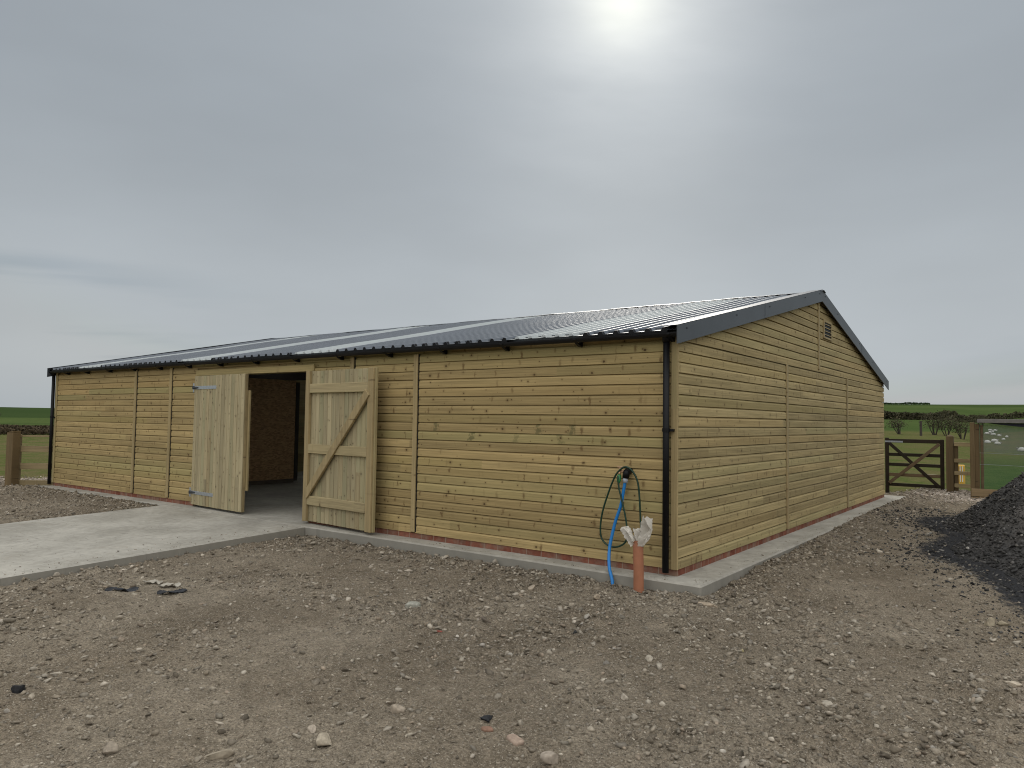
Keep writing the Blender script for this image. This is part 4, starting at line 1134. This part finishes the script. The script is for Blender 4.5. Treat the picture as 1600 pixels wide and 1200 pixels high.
sx = rg.uniform(1.6, 8.0, n); sy = rg.uniform(0.2, 11.0, n); hh_, q_ = pile_h(sx, sy); ok = q_ < 1.03
sx, sy = sx[ok], sy[ok]
dist = np.hypot(sx - CAM[0], sy - CAM[1]); ss_ = np.clip(dist * 0.0017 * (1 + rg.pareto(2.3, len(sx))), .010, .085)
def pz(x, y):
    h, q = pile_h(x, y)
    return gz(x, y, False) + h - 0.05 + (0.06 * fbm(x * 1.3, y * 1.3, 4) + 0.045 * np.abs(fbm(x * 7, y * 7, 3)) + 0.03 * np.abs(fbm(x * 19, y * 19, 2))) * sst(1.04 - q, 0, .25) - 0.15 * sst(q, 0.97, 1.06)
dusty = sst(fbm(PV[:, 0] * .9 + 3, PV[:, 1] * .9, 4), 0.0, 0.5)[:, None]
PC = PC * (1 - .6 * dusty) + np.array([.115, .105, .095]) * .6 * dusty
SV, SF, SCc = scatter(np.stack([sx, sy], 1), ss_, pz, 1, DARK * 5 + [(.30, .28, .25), (.18, .17, .16), (.14, .13, .12)], 9, sink=.2)
used = np.unique(tr); mp = np.full(len(PV), -1); mp[used] = np.arange(len(used))
o = fast_mesh('asphalt_heap', np.concatenate([PV[used], SV]), np.concatenate([mp[tr], SF + len(used)]), 'planings', None, 'tint', np.concatenate([PC[used], SCc]))
tag(o, 'tall black heap of asphalt planings at the right of the yard', 'heap')

# ------------------------------------------------------------------ gate and fence by the barn's rear corner
gt = thing('field_gate', 'dark stained five bar gate with crossed braces beside the gable end', 'gate', (-0.52, 14.80, -0.22))
GW = 1.40
for x in (0.045, GW - 0.045):
    MB().box((x - .045, -.04, 0.0), (x + .045, .04, 1.50 if x < .5 else 1.48), None, .012).build('gate_stile', 'gate', gt)
for z, hgt, mt in ((1.42, .10, 'gate'), (1.05, .085, 'gate'), (0.78, .085, 'gate'), (0.51, .085, 'gate2'), (0.24, .085, 'gate')):
    MB().box((.092, -.022, z - hgt / 2), (GW - .092, .022, z + hgt / 2), None, .006).build('gate_rail', mt, gt)
MB().beam((.10, -.034, 1.36), (GW - .10, -.034, 0.22), .022, .085).build('gate_brace', 'gate', gt)
MB().beam((.10, -.058, 0.28), (GW - .10, -.058, 1.36), .022, .085).build('gate_brace', 'gate2', gt)
MB().box((0.0, -.052, 1.375), (.44, -.042, 1.42), None, .003).build('latch_plate', 'galv_grey', gt)
gp_ = MB(); gp_.box((0.94, 14.62, -0.5), (1.11, 14.79, 1.36), None, .012); gp_.add([(0.945, 14.625, 1.355), (1.105, 14.625, 1.355), (1.105, 14.785, 1.355), (.945, 14.785, 1.355), (1.025, 14.705, 1.40)], [(0, 1, 4), (1, 2, 4), (2, 3, 4), (3, 0, 4)])
tag(gp_.build('gate_post', 'fence'), 'square brown gate post to the right of the dark gate', 'post')
rf = thing('rail_fence', 'short run of brown rail fence between gate post and netted pen', 'fence', (1.13, 14.66, -0.25))
for z in (1.40, 0.98, 0.66, 0.34):
    MB().box((-.01, -.02, z - .05), (.50, .02, z + .05), None, .005).build('fence_rail', 'rail', rf)
for x in (.03, .44):
    MB().box((x - .045, .022, -.2), (x + .045, .11, 1.42), None, .008).build('fence_post', 'fence', rf)
yb = MB(); yb.box((0.68, 19.2, -.25), (0.92, 19.5, .42), None, .03); yo = tag(yb.build('feed_bin', 'yellow'), 'yellow bin standing on the grass behind the rail fence', 'bin')
for k in range(3):
    MB().box((0.74 + k * .06, 19.19, -.1), (0.765 + k * .06, 19.199, .38)).build('bin_stripe', 'white', yo)
ps_ = slabstone('trough', -0.9, 22.0, 1.6, .35, .10, 'pale flat slab lying on the pasture seen through the gate', (.5, .46, .33), 30, 0.1, 'slab', (0, 0)); ps_.location = (-0.95, 22.6, -.16)

# netted pen
pen = thing('netted_pen', 'timber framed pen with grey netting, low boards and a flat roof', 'pen', (1.60, 13.2, -0.25))
MB().box((0, -.02, -.3), (.10, .10, 1.96), None, .008).build('pen_post', 'fence', pen)
MB().box((.10, -.01, -.3), (.19, .09, 1.93), None, .008).build('pen_post', 'fence', pen)
MB().box((.21, .03, -.2), (.27, .10, 1.90), None, .008).build('pen_post', 'gate2', pen)
MB().box((2.6, .0, -.3), (2.7, .10, 1.93), None, .008).build('pen_post', 'fence', pen)
MB().box((5.2, .0, -.3), (5.3, .10, 1.93), None, .008).build('pen_post', 'fence', pen)
for z in (0.0, .2):
    MB().box((.02, -.062, z + .01), (5.3, -.022, z + .195), None, .006).build('retaining_board', 'board', pen)
v = [(.19, .04, .40), (5.3, .04, .40), (5.3, .04, 1.93), (.19, .04, 1.93)]
MB().add(v, [(0, 1, 2, 3)]).build('netting', 'net', pen)
v = [(.19, .055, 1.27), (5.3, .055, 1.10), (5.3, .055, 1.92), (.19, .055, 1.92)]
MB().add(v, [(0, 1, 2, 3)]).build('windbreak_mesh', 'windbreak', pen)
for z in (.97, 1.24):
    MB().tube([(.19, .03, z), (5.3, .03, z - .06)], .004, 6).build('wire', 'galv_grey', pen)
rp = MB(); rp.box((.16, -.10, 1.955), (5.5, -.06, 2.045), None, .005); rp.box((.16, -.058, 1.99), (5.5, 1.2, 2.03)); rp_o = rp.build('pen_roof', 'shed_roof', pen)
MB().add([(.30, -.05, 1.953), (.75, -.05, 1.90), (1.3, -.05, 1.835), (2.6, -.05, 1.81), (5.5, -.05, 1.83), (5.5, -.03, 1.953)], [(0, 1, 2, 3, 4, 5)]).build('roof_underside_sheet', 'navy', rp_o)  # upright dark sheet stands in for the dark underside of the roof

# ------------------------------------------------------------------ left gate post, rails, gate
lp = MB(); lp.box((-0.13, -0.13, -.3), (.13, .13, 1.40), None, .015); lp.add([(-.13, -.13, 1.40), (.13, -.13, 1.40), (.13, .13, 1.40), (-.13, .13, 1.40), (-.13, -.13, 1.401), (.13, -.13, 1.44), (.13, .13, 1.44), (-.13, .13, 1.401)], [(0, 1, 5, 4), (1, 2, 6, 5), (2, 3, 7, 6), (3, 0, 4, 7), (4, 5, 6, 7)])
lpo = lp.build('gate_post', 'fence'); lpo.location = (-16.22, -0.63, -0.25); lpo.rotation_euler = (0, 0, .3); lpo.scale = (.78, .78, 1)
tag(lpo, 'thick square timber gate post at the far left of the yard', 'post')
lf = thing('rail_fence', 'brown three rail fence between the left gate post and the barn end', 'fence', (-16.28, -0.55, -0.25), 0.72)
for z in (1.02, .62, .22):
    MB().box((-.05, -.02, z - .07), (2.6, .025, z + .07), None, .006).build('fence_rail', 'rail', lf)
for x in (.02, 2.5):
    MB().box((x - .05, .022, -.2), (x + .05, .12, 1.36), None, .008).build('fence_post', 'fence', lf)
MB().box((-.05, -.021, 1.30), (2.6, .015, 1.34), None, .004).build('fence_rail', 'rail', lf)
lg = thing('field_gate', 'timber field gate with a metal top rail at the left edge', 'gate', (-16.62, -0.82, -0.25), 3.65)
for z, mt in ((1.10, 'galv_grey'), (.85, 'gate2'), (.60, 'gate2'), (.36, 'gate2'), (.15, 'gate2')):
    MB().box((0, -.02, z - .045), (3.0, .02, z + .045), None, .005).build('gate_rail', mt, lg)
MB().box((0, -.04, .05), (.08, .04, 1.18), None, .006).build('gate_stile', 'gate2', lg)
MB().beam((.1, -.03, 1.06), (2.2, -.03, .12), .02, .08).build('gate_brace', 'gate2', lg)

# ------------------------------------------------------------------ hedges, bushes, trees
def leaves(P, size, rg, up_bias=0.0):
    n = len(P); a = rg.normal(size=(n, 3)); a /= np.linalg.norm(a, axis=1)[:, None]
    b = np.cross(a, rg.normal(size=(n, 3))); b /= np.linalg.norm(b, axis=1)[:, None]
    sz = (size * rg.uniform(.6, 1.4, n))[:, None]
    V = np.stack([P - a * sz, P + b * sz * .6, P + a * sz, P - b * sz * .6], 1).reshape(-1, 3)
    F = np.arange(4 * n).reshape(-1, 4); return V, F
def leaf_obj(name, P, size, mat, rg, parent=None):
    V, F = leaves(P, size, rg); t = np.repeat(rg.random(len(P)) ** 1.5, 4)
    return fast_mesh(name, V, F, mat, parent, 'tint', np.stack([t, t, t], 1))
rg = np.random.default_rng(5)
def hedge(name, label, az0, az1, rf_, h0, thick, nleaf, size, mat):
    az = rg.uniform(az0, az1, nleaf); r = np.array([rf_(a) for a in az]) + rg.uniform(-thick, thick, nleaf)
    a = np.radians(az); x = CAM[0] + r * np.sin(a); y = CAM[1] + r * np.cos(a)
    hm = h0 * (0.82 + 0.5 * fbm(x * .22, y * .22, 3) + .25 * vnoise(x * 1.1, y * 1.1))
    z = field_z(r, a) + hm * rg.random(nleaf) ** 0.7
    return tag(leaf_obj(name, np.stack([x, y, z], 1), size, mat, rg), label, 'hedge')
hedge('hedge', 'long dark bare twigged hedge between the pasture and the green hill on the right', -20, 12, lambda a: np.interp(a, [-20, -6.5, -4.5, 0, 12], [139, 139, 185, 245, 250]), 1.55, 1.4, 30000, 0.17, 'hedge_leaf')
hedge('hedge', 'low brown scrubby bank along the foot of the green hill on the left', -100, -62, lambda a: 60.5, 0.42, 2.5, 42000, 0.085, 'bank_leaf')
def shrub(label, az, r, h, seed, group, nst=5, leafn=1000, mat='tree_leaf', name='hawthorn_bush', lsz=.055, spread=.42):
    x, y, z = at(az, r); rg = np.random.default_rng(seed)
    t = thing(name, label, 'bush', (x, y, z - .05), 0, group); m_ = MB(); tips = []
    for k in range(nst):
        a = rg.uniform(0, 6.28); lean = rg.uniform(.1, spread); top = np.array([math.cos(a) * lean * h, math.sin(a) * lean * h, h * rg.uniform(.55, .8)])
        base = np.array([math.cos(a) * .12, math.sin(a) * .12, 0]); mid = base * .5 + top * .5 + rg.normal(0, .06, 3)
        m_.tube([base, mid, top], [.055, .04, .02], 5); tips += [mid, top]
        for _ in range(5):
            e = mid + (top - mid) * rg.random() + rg.normal(0, .22, 3) * h * .5 + np.array([0, 0, .12 * h]); m_.tube([mid + (top - mid) * rg.random(), e], [.02, .007], 4); tips.append(e)
    m_.build('trunk', 'twig', t)
    tips = np.array(tips); P = tips[rg.integers(0, len(tips), leafn)] + rg.normal(0, .16 * h, (leafn, 3)) * np.array([1, 1, .75])
    P = P[(P[:, 2] > (.35 if mat == 'tree_leaf' else 0.0) * h)]
    leaf_obj('crown', P, lsz, mat, rg, t)
    return t
shrub('bushy hawthorn in front of the hedge, nearest the barn end', -9.0, 82, 1.85, 1, 'bushes before the hedge', 5)
shrub('dark hawthorn bush right of the first dark stake before the hedge', -6.95, 82, 1.9, 2, 'bushes before the hedge', 5)
shrub('narrow hawthorn bush in the middle of the hedge bushes', -6.25, 82, 1.75, 3, 'bushes before the hedge', 4)
shrub('broad hawthorn bush just left of the second dark stake', -5.35, 82, 1.8, 4, 'bushes before the hedge', 5)
shrub('sprawling bush rising above the hedge behind the pen roof', -4.3, 150, 2.6, 5, 'bushes before the hedge', 6, 1800)
for az, lb in ((-7.75, 'dark round stake standing between the first two hedge bushes'), (-4.72, 'dark round stake standing right of the hedge bushes')):
    x, y, z = at(az, 79); s_ = MB(); s_.tube([(0, 0, -.2), (0, 0, 1.35)], .11, 8)
    so_ = s_.build('stake', 'twig'); so_.location = (x, y, z); tag(so_, lb, 'post')
hedge('far_bushes', 'low clump of dark bushes on the skyline beside the barn roof', -10.4, -7.2, lambda a: 394.0, 1.0, 1.5, 1500, 0.28, 'far_leaf')
# bare small tree at the far left
x, y, z = at(-71.6, 66)
bt = thing('bare_tree', 'small bare tree on the green field at the left edge', 'tree', (x, y, z), 0)
m_ = MB(); tw = MB(); rg = np.random.default_rng(8)
def branch(p, d_, l, r, n):
    e = p + d_ * l; (m_ if n > 2 else tw).tube([p, (p + e) / 2 + rg.normal(0, l * .05, 3), e], [r, r * .8, r * .55], 5)
    if n:
        for _ in range(4 if n > 1 else 5):
            q = d_ + rg.normal(0, .55, 3); q[2] = abs(q[2]) * .8 + .25; q /= np.linalg.norm(q); branch(p + d_ * l * rg.uniform(.5, 1), q, l * .62, r * .5, n - 1)
branch(np.zeros(3), np.array([0, 0, 1.0]), 0.95, .07, 4); m_.build('trunk', 'twig', bt); tw.build('crown', 'twig', bt)

# grass tufts: inside the pen and on the verge behind the fences
n = 9000
tx = rg.uniform(1.9, 7.5, n); ty = 13.4 + 6.5 * rg.random(n) ** 1.4
tz = np.full(n, -.28); hgt = rg.uniform(.10, .30, n) * np.clip(1.25 - (ty - 13.4) / 7, .3, 1)
an = rg.uniform(0, 6.28, n); ln = rg.normal(0, .08, n); w_ = .012
c_, s_ = np.cos(an), np.sin(an)
V = np.stack([np.stack([tx - c_ * w_, ty - s_ * w_, tz], 1), np.stack([tx + c_ * w_, ty + s_ * w_, tz], 1), np.stack([tx + ln - s_ * .05, ty + c_ * .05, tz + hgt], 1)], 1).reshape(-1, 3)
t_ = np.repeat(rg.random(n), 3)
o = fast_mesh('grass', V, np.arange(3 * n).reshape(-1, 3), 'grass_blade', None, 'tint', np.stack([t_, t_, t_], 1)); o['kind'] = 'stuff'; o['label'] = 'lush green grass growing inside the netted pen'

# ------------------------------------------------------------------ sheep on the pasture beyond the pen
def sheep(loc, rz, sc, label):
    t = thing('sheep', label, 'sheep', loc, rz, 'sheep resting on the pasture')
    v, f = ico(3); v = v.copy(); v[:, 2] = np.where(v[:, 2] < -.55, -.55, v[:, 2]); v *= np.array([.48, .27, .30]); v += .015 * np.sin(v[:, [1, 2, 0]] * 40); v[:, 2] += .17
    hv, hf = ico(2); hv = hv * np.array([.13, .075, .085]); hv += np.array([.53, 0, .36]); hv[:, 2] -= (hv[:, 0] - .53) * .5
    MB().add(v * sc, f.tolist()).build('fleece', 'wool', t, True)
    h_ = MB().add(hv * sc, hf.tolist()); ev, ef = ico(1)
    for s in (-1, 1): h_.add((ev * np.array([.03, .055, .02]) + np.array([.47, s * .10, .40])) * sc, ef.tolist())
    h_.tube([np.array([.34, 0, .25]) * sc, np.array([.46, 0, .34]) * sc], [.11 * sc, .075 * sc], 8)
    for s in (-1, 1):
        h_.tube([np.array([.30, s * .16, .05]) * sc, np.array([.50, s * .14, .03]) * sc], [.045 * sc, .03 * sc], 6)
        h_.tube([np.array([-.25, s * .22, .06]) * sc, np.array([-.02, s * .26, .03]) * sc], [.05 * sc, .03 * sc], 6)
    h_.build('head_and_legs', 'woolface', t, True)
    return t
SHEEP = [(-3.98, 79.5, 0.57, 'white sheep lying nearest the pen post, left front of the flock'),
         (-3.59, 83, 0.6, 'white sheep lying right of the nearest one, front of the flock'),
         (-3.43, 77, 0.49, 'white sheep lying low just in front of the second one'),
         (-3.11, 89.5, 0.42, 'white sheep lying apart on the right side of the flock'),
         (-2.93, 99, 0.45, 'white sheep lying farthest to the right of the flock'),
         (-3.34, 103.5, 0.47, 'small white sheep right of the middle of the flock'),
         (-3.65, 107.5, 0.58, 'white sheep lying in the middle of the flock'),
         (-4.0, 111.5, 0.58, 'white sheep lying left of the middle of the flock'),
         (-3.83, 118.5, 0.54, 'white sheep lying at the left rear of the flock'),
         (-3.69, 122.5, 0.55, 'white sheep lying at the rear of the flock, third from the left'),
         (-3.55, 131, 0.57, 'white sheep lying at the very back right of the flock'),
         (-3.82, 133, 0.58, 'white sheep lying at the very back left of the flock'),
         (-2.14, 64.5, 0.58, 'white sheep lying alone near the right edge')]
for k, (az, r, s_, lb) in enumerate(SHEEP):
    x, y, z = at(az, r); sheep((x, y, z + .03), 0.5 + math.sin(k * 5) * .6 + (math.pi if k % 3 == 0 else 0), s_, lb)
